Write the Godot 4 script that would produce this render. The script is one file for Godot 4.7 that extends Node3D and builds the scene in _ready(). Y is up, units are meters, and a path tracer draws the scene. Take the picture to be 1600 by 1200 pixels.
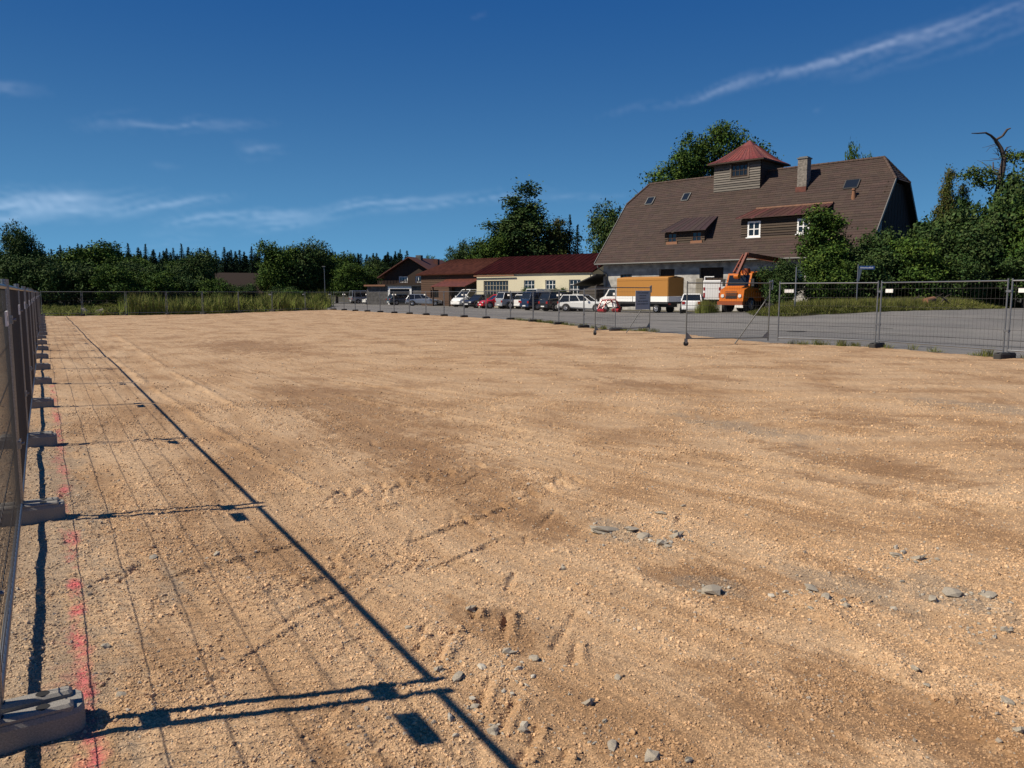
extends Node3D
# A gravelled building lot behind mesh fencing, village street with parked cars and a large old house.
# x is right, z is minus the distance d from the viewpoint. u runs across the lot, s along it.
const ST := 0.51868
const CT := 0.85497
const SUN := Vector3(0.925, -1.0, -0.25)
var M := {}
var rng := RandomNumberGenerator.new()
var names := {}
var T := {}

# ---------------------------------------------------------------- helpers
class MB:
	var v := PackedVector3Array()
	var n := PackedVector3Array()
	var c := PackedColorArray()
	var col := Color.WHITE
	func tri(a: Vector3, b: Vector3, e: Vector3, out: Vector3):
		var nn := (b - a).cross(e - a)
		if nn.length_squared() < 1e-14:
			return
		nn = nn.normalized()
		if nn.dot(out) < 0.0:
			nn = -nn
			v.append(a); v.append(b); v.append(e)
		else:
			v.append(a); v.append(e); v.append(b)
		for k in 3:
			n.append(nn); c.append(col)
	func quad(a: Vector3, b: Vector3, e: Vector3, f: Vector3, out: Vector3):
		tri(a, b, e, out); tri(a, e, f, out)
	func stri(a: Vector3, b: Vector3, e: Vector3, na: Vector3, nb: Vector3, ne: Vector3):
		var nn := (b - a).cross(e - a)
		if nn.length_squared() < 1e-16:
			return
		if nn.dot(na + nb + ne) < 0.0:
			v.append(a); v.append(b); v.append(e)
			n.append(na); n.append(nb); n.append(ne)
		else:
			v.append(a); v.append(e); v.append(b)
			n.append(na); n.append(ne); n.append(nb)
		for k in 3:
			c.append(col)
	func squad(a, b, e, f, na, nb, ne, nf):
		stri(a, b, e, na, nb, ne); stri(a, e, f, na, ne, nf)
	# box from corner to corner
	func box(p: Vector3, q: Vector3, bs := Basis.IDENTITY, o := Vector3.ZERO):
		var m := (p + q) * 0.5
		var k := []
		for i in 8:
			k.append(o + bs * Vector3(q.x if i & 1 else p.x, q.y if i & 2 else p.y, q.z if i & 4 else p.z))
		var ctr := o + bs * m
		for f in [[0, 1, 3, 2], [4, 5, 7, 6], [0, 1, 5, 4], [2, 3, 7, 6], [0, 2, 6, 4], [1, 3, 7, 5]]:
			var fc: Vector3 = (k[f[0]] + k[f[2]]) * 0.5
			quad(k[f[0]], k[f[1]], k[f[2]], k[f[3]], fc - ctr)
	# box with chamfered upright and top edges
	func cbox(p: Vector3, q: Vector3, ch: float):
		var m := (p + q) * 0.5
		var ring := []
		for lev in [[p.y, 0.0], [q.y - ch, 0.0], [q.y, ch]]:
			var i: float = lev[1]
			ring.append([Vector3(p.x + ch + i * 0.6, lev[0], p.z + i), Vector3(q.x - ch - i * 0.6, lev[0], p.z + i), Vector3(q.x - i, lev[0], p.z + ch + i * 0.6), Vector3(q.x - i, lev[0], q.z - ch - i * 0.6), Vector3(q.x - ch - i * 0.6, lev[0], q.z - i), Vector3(p.x + ch + i * 0.6, lev[0], q.z - i), Vector3(p.x + i, lev[0], q.z - ch - i * 0.6), Vector3(p.x + i, lev[0], p.z + ch + i * 0.6)])
		for r in 2:
			for i in 8:
				var a: Vector3 = ring[r][i]
				var b: Vector3 = ring[r][(i + 1) % 8]
				var e: Vector3 = ring[r + 1][(i + 1) % 8]
				var f: Vector3 = ring[r + 1][i]
				quad(a, b, e, f, (a + e) * 0.5 - m)
		for i in range(1, 7):
			tri(ring[2][0], ring[2][i], ring[2][i + 1], Vector3.UP)
			tri(ring[0][0], ring[0][i], ring[0][i + 1], Vector3.DOWN)
	func tube(a: Vector3, b: Vector3, ra: float, rb: float, sides := 8, caps := true):
		var ax := (b - a).normalized()
		var sx := ax.cross(Vector3.UP if absf(ax.y) < 0.9 else Vector3.RIGHT).normalized()
		var sy := ax.cross(sx)
		for i in sides:
			var t0 := TAU * i / sides
			var t1 := TAU * (i + 1) / sides
			var d0 := sx * cos(t0) + sy * sin(t0)
			var d1 := sx * cos(t1) + sy * sin(t1)
			squad(a + d0 * ra, a + d1 * ra, b + d1 * rb, b + d0 * rb, d0, d1, d1, d0)
			if caps:
				tri(a, a + d0 * ra, a + d1 * ra, -ax)
				tri(b, b + d0 * rb, b + d1 * rb, ax)
	func path(pts: Array, rad: Array, sides := 6):
		for i in pts.size() - 1:
			tube(pts[i], pts[i + 1], rad[i], rad[i + 1], sides, false)
		tube(pts[-1], pts[-1] + (pts[-1] - pts[-2]).normalized() * rad[-1] * 0.3, rad[-1], rad[-1] * 0.4, sides)
	# a convex outline in the xy plane, drawn out from z0 to z1
	func prism(o: Array, z0: float, z1: float, taper := 1.0):
		var m := Vector2.ZERO
		for p in o:
			m += p
		m /= o.size()
		var ctr := Vector3(m.x, m.y, (z0 + z1) * 0.5)
		for i in o.size():
			var p: Vector2 = o[i]
			var q: Vector2 = o[(i + 1) % o.size()]
			var a := Vector3(p.x, p.y, z0)
			var b := Vector3(q.x, q.y, z0)
			var e := Vector3(q.x, q.y, z1)
			var f := Vector3(p.x, p.y, z1)
			quad(a, b, e, f, (a + e) * 0.5 - ctr)
			var c3 := Vector3(m.x, m.y, z0)
			tri(c3, a, b, Vector3(0, 0, z0 - z1))
			tri(c3 + Vector3(0, 0, z1 - z0), f, e, Vector3(0, 0, z1 - z0))
	func mesh() -> ArrayMesh:
		var a := []
		a.resize(Mesh.ARRAY_MAX)
		a[Mesh.ARRAY_VERTEX] = v
		a[Mesh.ARRAY_NORMAL] = n
		a[Mesh.ARRAY_COLOR] = c
		var m := ArrayMesh.new()
		m.add_surface_from_arrays(Mesh.PRIMITIVE_TRIANGLES, a)
		return m

func ss(a: float, b: float, x: float) -> float:
	var t := clampf((x - a) / (b - a), 0.0, 1.0)
	return t * t * (3.0 - 2.0 * t)
# lie of the land at x, d
func G(x: float, d: float) -> float:
	var u := x * CT + d * ST
	var s := -x * ST + d * CT
	return 0.2 * (1.0 - ss(15, 40, s)) * ss(4, 20, u) + 0.25 * ss(28, 40, u) + 0.5 * ss(27, 44, u) * (1.0 - ss(28, 50, s))
func US(u: float, s: float) -> Vector2:
	return Vector2(u * CT - s * ST, u * ST + s * CT)
func on(x: float, d: float, up := 0.0) -> Vector3:
	return Vector3(x, G(x, d) + up, -d)
func onus(u: float, s: float, up := 0.0) -> Vector3:
	var p := US(u, s)
	return on(p.x, p.y, up)
func lin(r: float, g: float, b: float) -> Color:
	return Color(r, g, b).linear_to_srgb()
func numbered(called: String) -> String:
	if not names.has(called):
		names[called] = 0
		return called
	names[called] += 1
	return "%s_%03d" % [called, names[called]]
func tag(o: Node, label: String, category: String, group := "", kind := ""):
	if label: o.set_meta("label", label)
	if category: o.set_meta("category", category)
	if group: o.set_meta("group", group)
	if kind: o.set_meta("kind", kind)
func thing(called: String, label: String, category: String, at: Vector3, turn := 0.0, group := "") -> Node3D:
	var o := Node3D.new()
	o.name = numbered(called)
	add_child(o)
	o.position = at
	o.rotation.y = turn
	tag(o, label, category, group)
	return o
func part(called: String, m: Mesh, mat: Material, parent: Node) -> MeshInstance3D:
	var o := MeshInstance3D.new()
	o.name = called
	o.mesh = m
	o.material_override = mat
	parent.add_child(o, true)
	return o
func solo(called: String, m: Mesh, mat: Material, label: String, category: String, group := "", kind := "") -> MeshInstance3D:
	var o := part(numbered(called), m, mat, self)
	tag(o, label, category, group, kind)
	return o
func ordinal(i: int) -> String:
	return ["first", "second", "third", "fourth", "fifth", "sixth", "seventh", "eighth", "ninth", "tenth", "eleventh", "twelfth", "thirteenth", "fourteenth", "fifteenth", "sixteenth", "seventeenth", "eighteenth", "nineteenth", "twentieth", "twenty-first", "twenty-second"][i]

# ---------------------------------------------------------------- materials
func noise_image(size: int, freq: float, seed_: int, kind: int, octaves: int, lo: float, hi: float, ret := -1) -> Image:
	var f := FastNoiseLite.new()
	f.seed = seed_
	f.noise_type = kind
	f.frequency = freq
	f.fractal_octaves = octaves
	if ret >= 0:
		f.cellular_return_type = ret
	var im := f.get_seamless_image(size, size, false, false, 0.12, true)
	im.convert(Image.FORMAT_L8)
	var d := im.get_data()
	for i in d.size():
		d[i] = int(255.0 * (lo + (hi - lo) * d[i] / 255.0))
	return Image.create_from_data(size, size, false, Image.FORMAT_L8, d)
func tex(im: Image) -> ImageTexture:
	im.generate_mipmaps()
	return ImageTexture.create_from_image(im)
func mat(called: String, c: Color, rough := 0.8, texture := "", scale := 1.0, metal := 0.0, vertex := false) -> StandardMaterial3D:
	var m := StandardMaterial3D.new()
	m.albedo_color = c
	m.roughness = rough
	m.metallic = metal
	m.vertex_color_use_as_albedo = vertex
	if texture:
		m.albedo_texture = T[texture]
		m.uv1_triplanar = true
		m.uv1_world_triplanar = true
		m.uv1_scale = Vector3.ONE * scale
	M[called] = m
	return m
func bump(m: StandardMaterial3D, texture: String, cm: float):
	m.heightmap_enabled = true
	m.heightmap_texture = T[texture]
	m.heightmap_scale = cm
func make_materials():
	T.fine = tex(noise_image(512, 0.05, 3, FastNoiseLite.TYPE_SIMPLEX_SMOOTH, 5, 0.62, 1.0))
	T.blotch = tex(noise_image(512, 0.012, 9, FastNoiseLite.TYPE_SIMPLEX_SMOOTH, 5, 0.55, 1.0))
	T.cells = tex(noise_image(1024, 0.06, 5, FastNoiseLite.TYPE_CELLULAR, 2, 0.0, 1.0, FastNoiseLite.RETURN_DISTANCE))
	T.speck = tex(noise_image(1024, 0.11, 6, FastNoiseLite.TYPE_CELLULAR, 1, 0.66, 1.0, FastNoiseLite.RETURN_CELL_VALUE))
	var sand := mat("sand", Color(1, 1, 1), 0.95, "speck", 1.35, 0.0, true)
	bump(sand, "cells", 0.25)
	mat("stones", Color(1, 1, 1), 0.92, "", 1.0, 0.0, true)
	mat("rock", lin(0.46, 0.40, 0.31), 0.9, "fine", 6.0)
	mat("soil", lin(0.085, 0.075, 0.04), 0.95, "blotch", 0.3)
	var asp := mat("asphalt", Color(1, 1, 1), 0.85, "fine", 0.9, 0.0, true)
	bump(asp, "cells", 0.4)
	mat("tar", lin(0.06, 0.058, 0.055), 0.7, "fine", 1.5)
	mat("zinc", lin(0.36, 0.37, 0.38), 0.42, "fine", 3.0, 0.75)
	mat("wire", lin(0.055, 0.052, 0.05), 0.6, "", 1.0, 0.2)
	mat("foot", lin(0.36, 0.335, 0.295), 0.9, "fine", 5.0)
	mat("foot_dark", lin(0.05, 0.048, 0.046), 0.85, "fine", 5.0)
	mat("hole", lin(0.012, 0.012, 0.012), 0.95)
	mat("plate", lin(0.72, 0.72, 0.70), 0.5)
	mat("plate_grey", lin(0.55, 0.55, 0.55), 0.55, "fine", 3.0)
	mat("print", lin(0.05, 0.05, 0.055), 0.6)
	mat("rubber", lin(0.022, 0.022, 0.022), 0.9)
	mat("rim", lin(0.35, 0.35, 0.36), 0.35, "", 1.0, 0.8)
	mat("black", lin(0.02, 0.02, 0.021), 0.6)
	var gl := mat("glass", lin(0.012, 0.015, 0.018), 0.06)
	gl.metallic_specular = 0.6
	mat("tail", lin(0.30, 0.012, 0.01), 0.25)
	mat("lamp", lin(0.6, 0.6, 0.58), 0.15)
	mat("plaster", lin(0.62, 0.60, 0.56), 0.9, "blotch", 0.25)
	mat("cream", lin(0.86, 0.79, 0.57), 0.9, "fine", 0.7)
	mat("render_grey", lin(0.16, 0.155, 0.15), 0.9, "blotch", 0.3)
	mat("tiles", Color(1, 1, 1), 0.85, "fine", 0.3, 0.0, true)
	mat("wood_grey", Color(1, 1, 1), 0.85, "fine", 2.5, 0.0, true)
	mat("wood_dark", lin(0.055, 0.032, 0.02), 0.85, "fine", 1.8)
	mat("wood_brown", lin(0.12, 0.062, 0.035), 0.85, "fine", 1.8)
	mat("rust_red", Color(1, 1, 1), 0.6, "blotch", 0.9, 0.0, true)
	mat("red_sheet", lin(0.044, 0.0085, 0.0085), 0.75, "blotch", 0.15).metallic_specular = 0.15
	mat("brown_sheet", lin(0.085, 0.03, 0.02), 0.8, "blotch", 0.2).metallic_specular = 0.15
	mat("orange_sheet", lin(0.16, 0.036, 0.018), 0.6, "blotch", 0.3)
	mat("clay", lin(0.36, 0.17, 0.09), 0.8, "fine", 2.0)
	mat("tile_roof", lin(0.14, 0.04, 0.025), 0.8, "blotch", 0.5)
	mat("slate", lin(0.05, 0.05, 0.055), 0.7, "blotch", 0.4)
	mat("white_paint", lin(0.78, 0.78, 0.76), 0.5)
	mat("chimney", lin(0.31, 0.275, 0.24), 0.9, "blotch", 0.8)
	mat("zinc_dull", lin(0.20, 0.20, 0.19), 0.55, "fine", 1.5, 0.3)
	mat("tarp", lin(0.36, 0.16, 0.025), 0.6)
	mat("orange", lin(0.72, 0.185, 0.012), 0.32, "fine", 0.7)
	mat("boom_red", lin(0.22, 0.040, 0.012), 0.5, "fine", 1.0)
	mat("orange_dull", lin(0.36, 0.085, 0.02), 0.5, "fine", 1.0)
	mat("box_beige", lin(0.40, 0.36, 0.27), 0.7, "fine", 1.0)
	mat("blue_sign", lin(0.03, 0.08, 0.25), 0.4)
	mat("bark", lin(0.085, 0.065, 0.05), 0.95, "fine", 3.0)
	mat("dead_bark", lin(0.10, 0.075, 0.065), 0.9, "fine", 4.0)
	for k in ["leaf", "needle", "grass"]:
		var lf := mat(k, Color(1, 1, 1), 0.55 if k == "leaf" else 0.75, "", 1.0, 0.0, true)
		lf.cull_mode = BaseMaterial3D.CULL_DISABLED
		lf.metallic_specular = 0.15
		lf.backlight = Color(0.5, 0.55, 0.25) if k != "needle" else Color(0.15, 0.2, 0.1)

# ---------------------------------------------------------------- ready
func _ready():
	rng.seed = 7
	setup_view()
	make_materials()
	build_ground()
	build_road()
	build_lot()
	build_house()
	build_other_buildings()
	build_trees()
	build_grass()
	build_fences()
	build_vehicles()
	build_small_things()

func setup_view():
	var cam := Camera3D.new()
	cam.name = "camera"
	add_child(cam)
	cam.position = Vector3(0, 1.85, 0)
	cam.rotation_degrees = Vector3(-6.749, 0, 0)
	cam.fov = 53.13
	cam.near = 0.05
	cam.far = 3000.0
	cam.current = true
	var sun := DirectionalLight3D.new()
	sun.name = "sun"
	add_child(sun)
	sun.look_at_from_position(Vector3.ZERO, SUN, Vector3.UP)
	sun.light_energy = 1.3
	sun.light_angular_distance = 0.53
	sun.light_color = Color(1.0, 0.955, 0.88)
	sun.shadow_enabled = true
	var e := Environment.new()
	e.background_mode = Environment.BG_SKY
	var sky := Sky.new()
	var sm := ProceduralSkyMaterial.new()
	sm.sky_top_color = lin(0.0025, 0.043, 0.176)
	sm.sky_horizon_color = lin(0.104, 0.282, 0.46)
	sm.sky_curve = 0.108
	sm.ground_bottom_color = lin(0.10, 0.09, 0.06)
	sm.ground_horizon_color = lin(0.16, 0.22, 0.25)
	sm.sun_angle_max = 8.0
	sm.sky_cover = tex_sky()
	sm.sky_cover_modulate = Color(1, 1, 1)
	sky.sky_material = sm
	e.sky = sky
	e.tonemap_mode = Environment.TONE_MAPPER_LINEAR
	e.tonemap_exposure = 1.5
	e.sdfgi_enabled = true
	e.ssao_enabled = true
	e.ssil_enabled = true
	var we := WorldEnvironment.new()
	we.name = "world"
	we.environment = e
	add_child(we)

# thin cirrus: each wisp a streak with fibres, in degrees of azimuth and elevation
func tex_sky() -> ImageTexture:
	var W := 2048
	var Hh := 1024
	var acc := PackedFloat32Array()
	acc.resize(W * Hh)
	var nz := FastNoiseLite.new()
	nz.seed = 21
	nz.frequency = 1.0
	nz.fractal_octaves = 4
	var wisps := [
		# az0, el0, az1, el1, width0, width1, strength
		[6.0, 12.3, 42.0, 18.4, 0.22, 0.7, 0.30], [13.0, 13.5, 36.0, 17.4, 0.15, 0.3, 0.26], [19.0, 13.9, 40.0, 17.0, 0.5, 1.0, 0.12], [40, 18.0, 66, 26, 1.2, 2.5, 0.2],
		[-44.0, 4.2, -23.5, 6.3, 0.9, 0.7, 0.42], [-37.0, 5.2, -24.0, 5.6, 0.9, 0.5, 0.30], [-28.0, 4.9, -18.0, 6.9, 0.4, 0.3, 0.26], [-60, 3.4, -36, 4.9, 1.6, 1.1, 0.25],
		[-25.0, 4.6, -12.0, 5.7, 0.35, 0.45, 0.34], [-20, 4.6, -12, 5.0, 0.5, 0.4, 0.20],
		[-15.0, 5.7, 4.0, 7.5, 0.5, 0.35, 0.30], [-1, 6.6, 11, 7.2, 0.25, 0.2, 0.12],
		[-29.0, 10.6, -16.0, 11.5, 0.5, 0.3, 0.22], [-19.5, 10.0, -15.5, 9.9, 0.6, 0.5, 0.14], [-25, 8.5, -22, 8.2, 0.3, 0.3, 0.05],
		[-36.5, 11.6, -29.5, 12.3, 0.5, 0.3, 0.20], [-26.0, 3.6, -20.0, 3.7, 0.6, 0.6, 0.08],
		[-3.4, 18.6, -1.5, 19.1, 0.2, 0.15, 0.07], [20.6, 11.9, 21.5, 12.2, 0.12, 0.1, 0.10],
	]
	var r := RandomNumberGenerator.new()
	r.seed = 5
	for k in 26:
		var a := r.randf_range(45, 315)
		var e := r.randf_range(5, 55)
		wisps.append([a, e, a + r.randf_range(8, 26), e + r.randf_range(-1, 5), r.randf_range(0.4, 1.4), r.randf_range(0.3, 1.2), r.randf_range(0.06, 0.25)])
	for w in wisps:
		var p0 := Vector2(w[0], w[1])
		var p1 := Vector2(w[2], w[3])
		var dirv := (p1 - p0).normalized()
		var ln := p0.distance_to(p1)
		var nrm := Vector2(-dirv.y, dirv.x)
		var wd: float = maxf(w[4], w[5]) * 3.0
		var x0 := int((minf(p0.x, p1.x) - wd + 180.0) / 360.0 * W)
		var x1 := int((maxf(p0.x, p1.x) + wd + 180.0) / 360.0 * W)
		var y0 := int((90.0 - maxf(p0.y, p1.y) - wd) / 180.0 * Hh)
		var y1 := int((90.0 - minf(p0.y, p1.y) + wd) / 180.0 * Hh)
		for y in range(maxi(y0, 0), mini(y1, Hh / 2)):
			for x in range(x0, x1 + 1):
				var q := Vector2((x + 0.5) / W * 360.0 - 180.0, 90.0 - (y + 0.5) / Hh * 180.0) - p0
				var t := q.dot(dirv) / ln
				if t < -0.1 or t > 1.1:
					continue
				var al := q.dot(dirv)
				var off := q.dot(nrm) + nz.get_noise_2d(al * 0.12 + w[0], w[1]) * wd * 0.22
				var width := lerpf(w[4], w[5], clampf(t, 0, 1))
				var fall := exp(-pow(off / width, 2.0)) * ss(-0.1, 0.35, t) * (1.0 - ss(0.45, 1.1, t))
				# fibres fan out a little across the streak
				var fib := 0.34 + 0.95 * nz.get_noise_2d(al * 0.11 + off * 0.25 + w[1] * 7.0, off * 2.2 - al * 0.16 + w[0]) + 0.3 * nz.get_noise_2d(al * 0.5 + 50.0, off * 5.0 - al * 0.3)
				var at := y * W + posmod(x - W / 2, W)
				acc[at] += maxf(0.0, fib) * fall * w[6] * 0.44
	var bytes := PackedByteArray()
	bytes.resize(W * Hh * 4)
	bytes.fill(255)
	for i in W * Hh:
		bytes[i * 4 + 3] = int(clampf(acc[i], 0, 1) * 255.0) if acc[i] > 0.0 else 0
	return ImageTexture.create_from_image(Image.create_from_data(W, Hh, false, Image.FORMAT_RGBA8, bytes))

# ---------------------------------------------------------------- ground
var lot_poly := PackedVector2Array()
var road_poly := PackedVector2Array()
# signed distance to an outline, positive inside
func inside(poly: PackedVector2Array, p: Vector2) -> float:
	var best := 1e9
	for i in poly.size():
		var q := Geometry2D.get_closest_point_to_segment(p, poly[i], poly[(i + 1) % poly.size()])
		best = minf(best, p.distance_squared_to(q))
	var dd := sqrt(best)
	return dd if Geometry2D.is_point_in_polygon(p, poly) else -dd
func polar(r0: float, r1: float, k: float, fine: float, half: float, coarse: float) -> Array:
	var rs := PackedFloat32Array()
	var r := r0
	while r < r1:
		rs.append(r)
		r *= 1.0 + k
	rs.append(r1)
	var an := PackedFloat32Array()
	var a := -half
	while a <= half:
		an.append(a)
		a += fine
	while a < TAU - half:
		an.append(a)
		a += coarse
	return [rs, an]
func grid_mesh(rs: PackedFloat32Array, an: PackedFloat32Array, h: PackedFloat32Array, cols: PackedColorArray, skip: PackedByteArray, close := true) -> ArrayMesh:
	var na := an.size()
	var nr := rs.size()
	var v := PackedVector3Array()
	v.resize(na * nr)
	for i in nr:
		for j in na:
			v[i * na + j] = Vector3(sin(an[j]) * rs[i], h[i * na + j], -cos(an[j]) * rs[i])
	var n := PackedVector3Array()
	n.resize(na * nr)
	for i in nr:
		for j in na:
			var a := v[mini(i + 1, nr - 1) * na + j] - v[maxi(i - 1, 0) * na + j]
			var b := v[i * na + (j + 1) % na] - v[i * na + (j + na - 1) % na]
			var c := a.cross(b)
			if c.y < 0: c = -c
			n[i * na + j] = c.normalized()
	var idx := PackedInt32Array()
	for i in nr - 1:
		for j in na:
			var j2 := (j + 1) % na
			var a := i * na + j
			var b := i * na + j2
			var c := (i + 1) * na + j2
			var d := (i + 1) * na + j
			if skip.size() and skip[a] and skip[b] and skip[c] and skip[d]:
				continue
			idx.append_array([a, d, b, b, d, c])
	if close:
		var ctr := v.size()
		v.append(Vector3(0, h[0], 0)); n.append(Vector3.UP); cols.append(cols[0])
		for j in na:
			idx.append_array([ctr, j, (j + 1) % na])
	var arr := []
	arr.resize(Mesh.ARRAY_MAX)
	arr[Mesh.ARRAY_VERTEX] = v
	arr[Mesh.ARRAY_NORMAL] = n
	arr[Mesh.ARRAY_COLOR] = cols
	arr[Mesh.ARRAY_INDEX] = idx
	var m := ArrayMesh.new()
	m.add_surface_from_arrays(Mesh.PRIMITIVE_TRIANGLES, arr)
	return m

const FENCE_RIGHT := [[20.3, -4.0], [20.5, 3.0], [20.83, 10.16], [21.68, 14.25], [20.27, 16.88], [23.26, 26.09], [22.88, 28.33], [24.26, 32.71], [26.01, 37.54], [27.12, 42.06], [27.79, 46.0]]
func build_ground():
	for p in [[-3.0, -16.0], [20.6, -16.0], [20.7, 3.0], [21.1, 10.16], [22.0, 14.25], [20.8, 17.1], [23.4, 26.3], [23.2, 28.3], [24.6, 32.7], [26.3, 37.5], [27.4, 42.06], [28.1, 46.3], [28.1, 84.6], [24.1, 83.2], [19.6, 79.2], [15.6, 75.8], [12.0, 73.0], [5.8, 72.1], [-0.4, 73.4], [-3.0, 73.5]]:
		lot_poly.append(US(p[0], p[1]))
	# asphalt: the street and the yard along the buildings
	for p in [[17.0, -60.0], [44.0, -60.0], [90.0, 5.0]]:
		road_poly.append(US(p[0], p[1]))
	for p in [[60.0, 75.0], [37.2, 55.9], [30.0, 48.5], [26.5, 45.6], [23.7, 44.3], [19.2, 43.4], [15.6, 43.7], [14.6, 46.0], [15.2, 49.5], [17.8, 49.5], [22.0, 51.0], [20.5, 58.0], [9.0, 73.0], [7.5, 79.0], [-3.0, 91.0], [-15.0, 112.0], [-36.0, 150.0], [-43.0, 146.0], [-24.0, 104.0], [-22.6, 92.0]]:
		road_poly.append(Vector2(p[0], p[1]))
	for p in [[26.5, 82.0], [26.5, 46.0], [21.5, 30.0], [19.5, 17.0], [19.5, 8.0], [19.0, -16.0]]:
		road_poly.append(US(p[0], p[1]))
	var pg := polar(4.0, 1500.0, 0.02, 0.008, 0.72, 0.12)
	var rs: PackedFloat32Array = pg[0]
	var an: PackedFloat32Array = pg[1]
	var h := PackedFloat32Array()
	var cols := PackedColorArray()
	var nz := FastNoiseLite.new()
	nz.seed = 4
	nz.frequency = 0.12
	nz.fractal_octaves = 4
	for r in rs:
		for a in an:
			var x := sin(a) * r
			var d := cos(a) * r
			var p := Vector2(x, d)
			var y := G(x, d)
			if r < 190.0:
				var m := maxf(inside(lot_poly, p), inside(road_poly, p)) + nz.get_noise_2d(x * 2.0, d * 2.0) * 0.5
				y += clampf(-m * 0.14, -0.2, 0.05) + 0.06 * nz.get_noise_2d(x, d) * clampf(-m * 0.3, 0.0, 1.0)
			else:
				y += 0.06 + 0.1 * nz.get_noise_2d(x * 0.3, d * 0.3)
			if d > 160.0:
				y += 3.0 * ss(160, 330, d) * ss(0.55, -0.1, a)
			h.append(y)
			cols.append(Color.WHITE)
	var o := part("terrain", grid_mesh(rs, an, h, cols, PackedByteArray()), M.soil, self)
	tag(o, "brown green earth of the field and verges", "", "", "structure")

func build_road():
	var pg := polar(10.0, 175.0, 0.02, 0.008, 0.72, 0.12)
	var rs: PackedFloat32Array = pg[0]
	var an: PackedFloat32Array = pg[1]
	var h := PackedFloat32Array()
	var cols := PackedColorArray()
	var skip := PackedByteArray()
	var nz := FastNoiseLite.new()
	nz.seed = 14
	nz.frequency = 0.25
	nz.fractal_octaves = 4
	for r in rs:
		for a in an:
			var x := sin(a) * r
			var d := cos(a) * r
			var m := inside(road_poly, Vector2(x, d))
			skip.append(1 if m < -1.8 else 0)
			var s := -x * ST + d * CT
			var u := x * CT + d * ST
			var under := 0.0
			if u > 15.0 and u < 30.0:
				under = clampf((inside(lot_poly, Vector2(x, d)) - 0.1) * 0.3, 0.0, 0.25)
			h.append(G(x, d) - 0.005 - clampf(-m * 0.1, 0.0, 0.3) - under)
			var t := 0.5 + 0.5 * nz.get_noise_2d(u * 2.2, s * 0.25) + 0.3 * nz.get_noise_2d(u * 0.3 + 40.0, s * 0.3)
			var c := Color(0.285, 0.270, 0.246).lerp(Color(0.175, 0.169, 0.16), clampf(t * 1.25 - 0.1 + 0.25 * nz.get_noise_2d(x * 4.0, d * 4.0), 0, 1))
			cols.append(c)
	var o := part("road", grid_mesh(rs, an, h, cols, skip, false), M.asphalt, self)
	tag(o, "worn grey asphalt street beside the lot", "", "", "structure")
	# tar seams and a manhole
	var mb := MB.new()
	for seam in [[25.5, 8.0, 25.2, 26.0], [29.0, 2.0, 28.2, 30.0], [31.5, 20.0, 33.0, 44.0]]:
		var last := []
		for k in 25:
			var t := k / 24.0
			var uu: float = lerpf(seam[0], seam[2], t) + 0.25 * nz.get_noise_1d(t * 40.0 + seam[0])
			var s2: float = lerpf(seam[1], seam[3], t)
			var w: float = 0.05 + 0.03 * nz.get_noise_1d(t * 90.0)
			var cur := [onus(uu - w, s2, 0.003), onus(uu + w, s2, 0.003)]
			if last:
				mb.quad(last[0], last[1], cur[1], cur[0], Vector3.UP)
			last = cur
	part("crack_seal", mb.mesh(), M.tar, o)
	mb = MB.new()
	var c := onus(28.35, 22.5, 0.0)
	mb.tube(c + Vector3(0, -0.05, 0), c + Vector3(0, 0.012, 0), 0.42, 0.42, 28)
	mb.tube(c + Vector3(0, 0.012, 0), c + Vector3(0, 0.02, 0), 0.31, 0.31, 24)
	solo("manhole_cover", mb.mesh(), M.foot_dark, "round iron manhole cover in the asphalt behind the mesh fence", "manhole cover")

# lot grid kept for laying stones on it
var lot_r := PackedFloat32Array()
var lot_a := PackedFloat32Array()
var lot_h := PackedFloat32Array()
const LOT_R0 := 2.0
const LOT_K := 0.0035
const LOT_K2 := 0.0075
const LOT_N1 := 450
const LOT_HALF := 0.68
const LOT_FINE := 0.0022
func lot_index(x: float, d: float) -> Vector2:
	var r := sqrt(x * x + d * d)
	var i := log(r / LOT_R0) / log(1.0 + LOT_K)
	if i > LOT_N1:
		i = LOT_N1 + (i - LOT_N1) * log(1.0 + LOT_K) / log(1.0 + LOT_K2)
	return Vector2(i, (atan2(x, d) + LOT_HALF) / LOT_FINE)
func lot_height(x: float, d: float) -> float:
	var q := lot_index(x, d)
	var fine_n := int(2.0 * LOT_HALF / LOT_FINE)
	if q.x < 0 or q.x >= lot_r.size() - 2 or q.y < 0 or q.y >= fine_n - 1:
		return G(x, d)
	var i := int(q.x)
	var j := int(q.y)
	var na := lot_a.size()
	var fx := q.x - i
	var fy := q.y - j
	return lerpf(lerpf(lot_h[i * na + j], lot_h[i * na + j + 1], fy), lerpf(lot_h[(i + 1) * na + j], lot_h[(i + 1) * na + j + 1], fy), fx)

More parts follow.
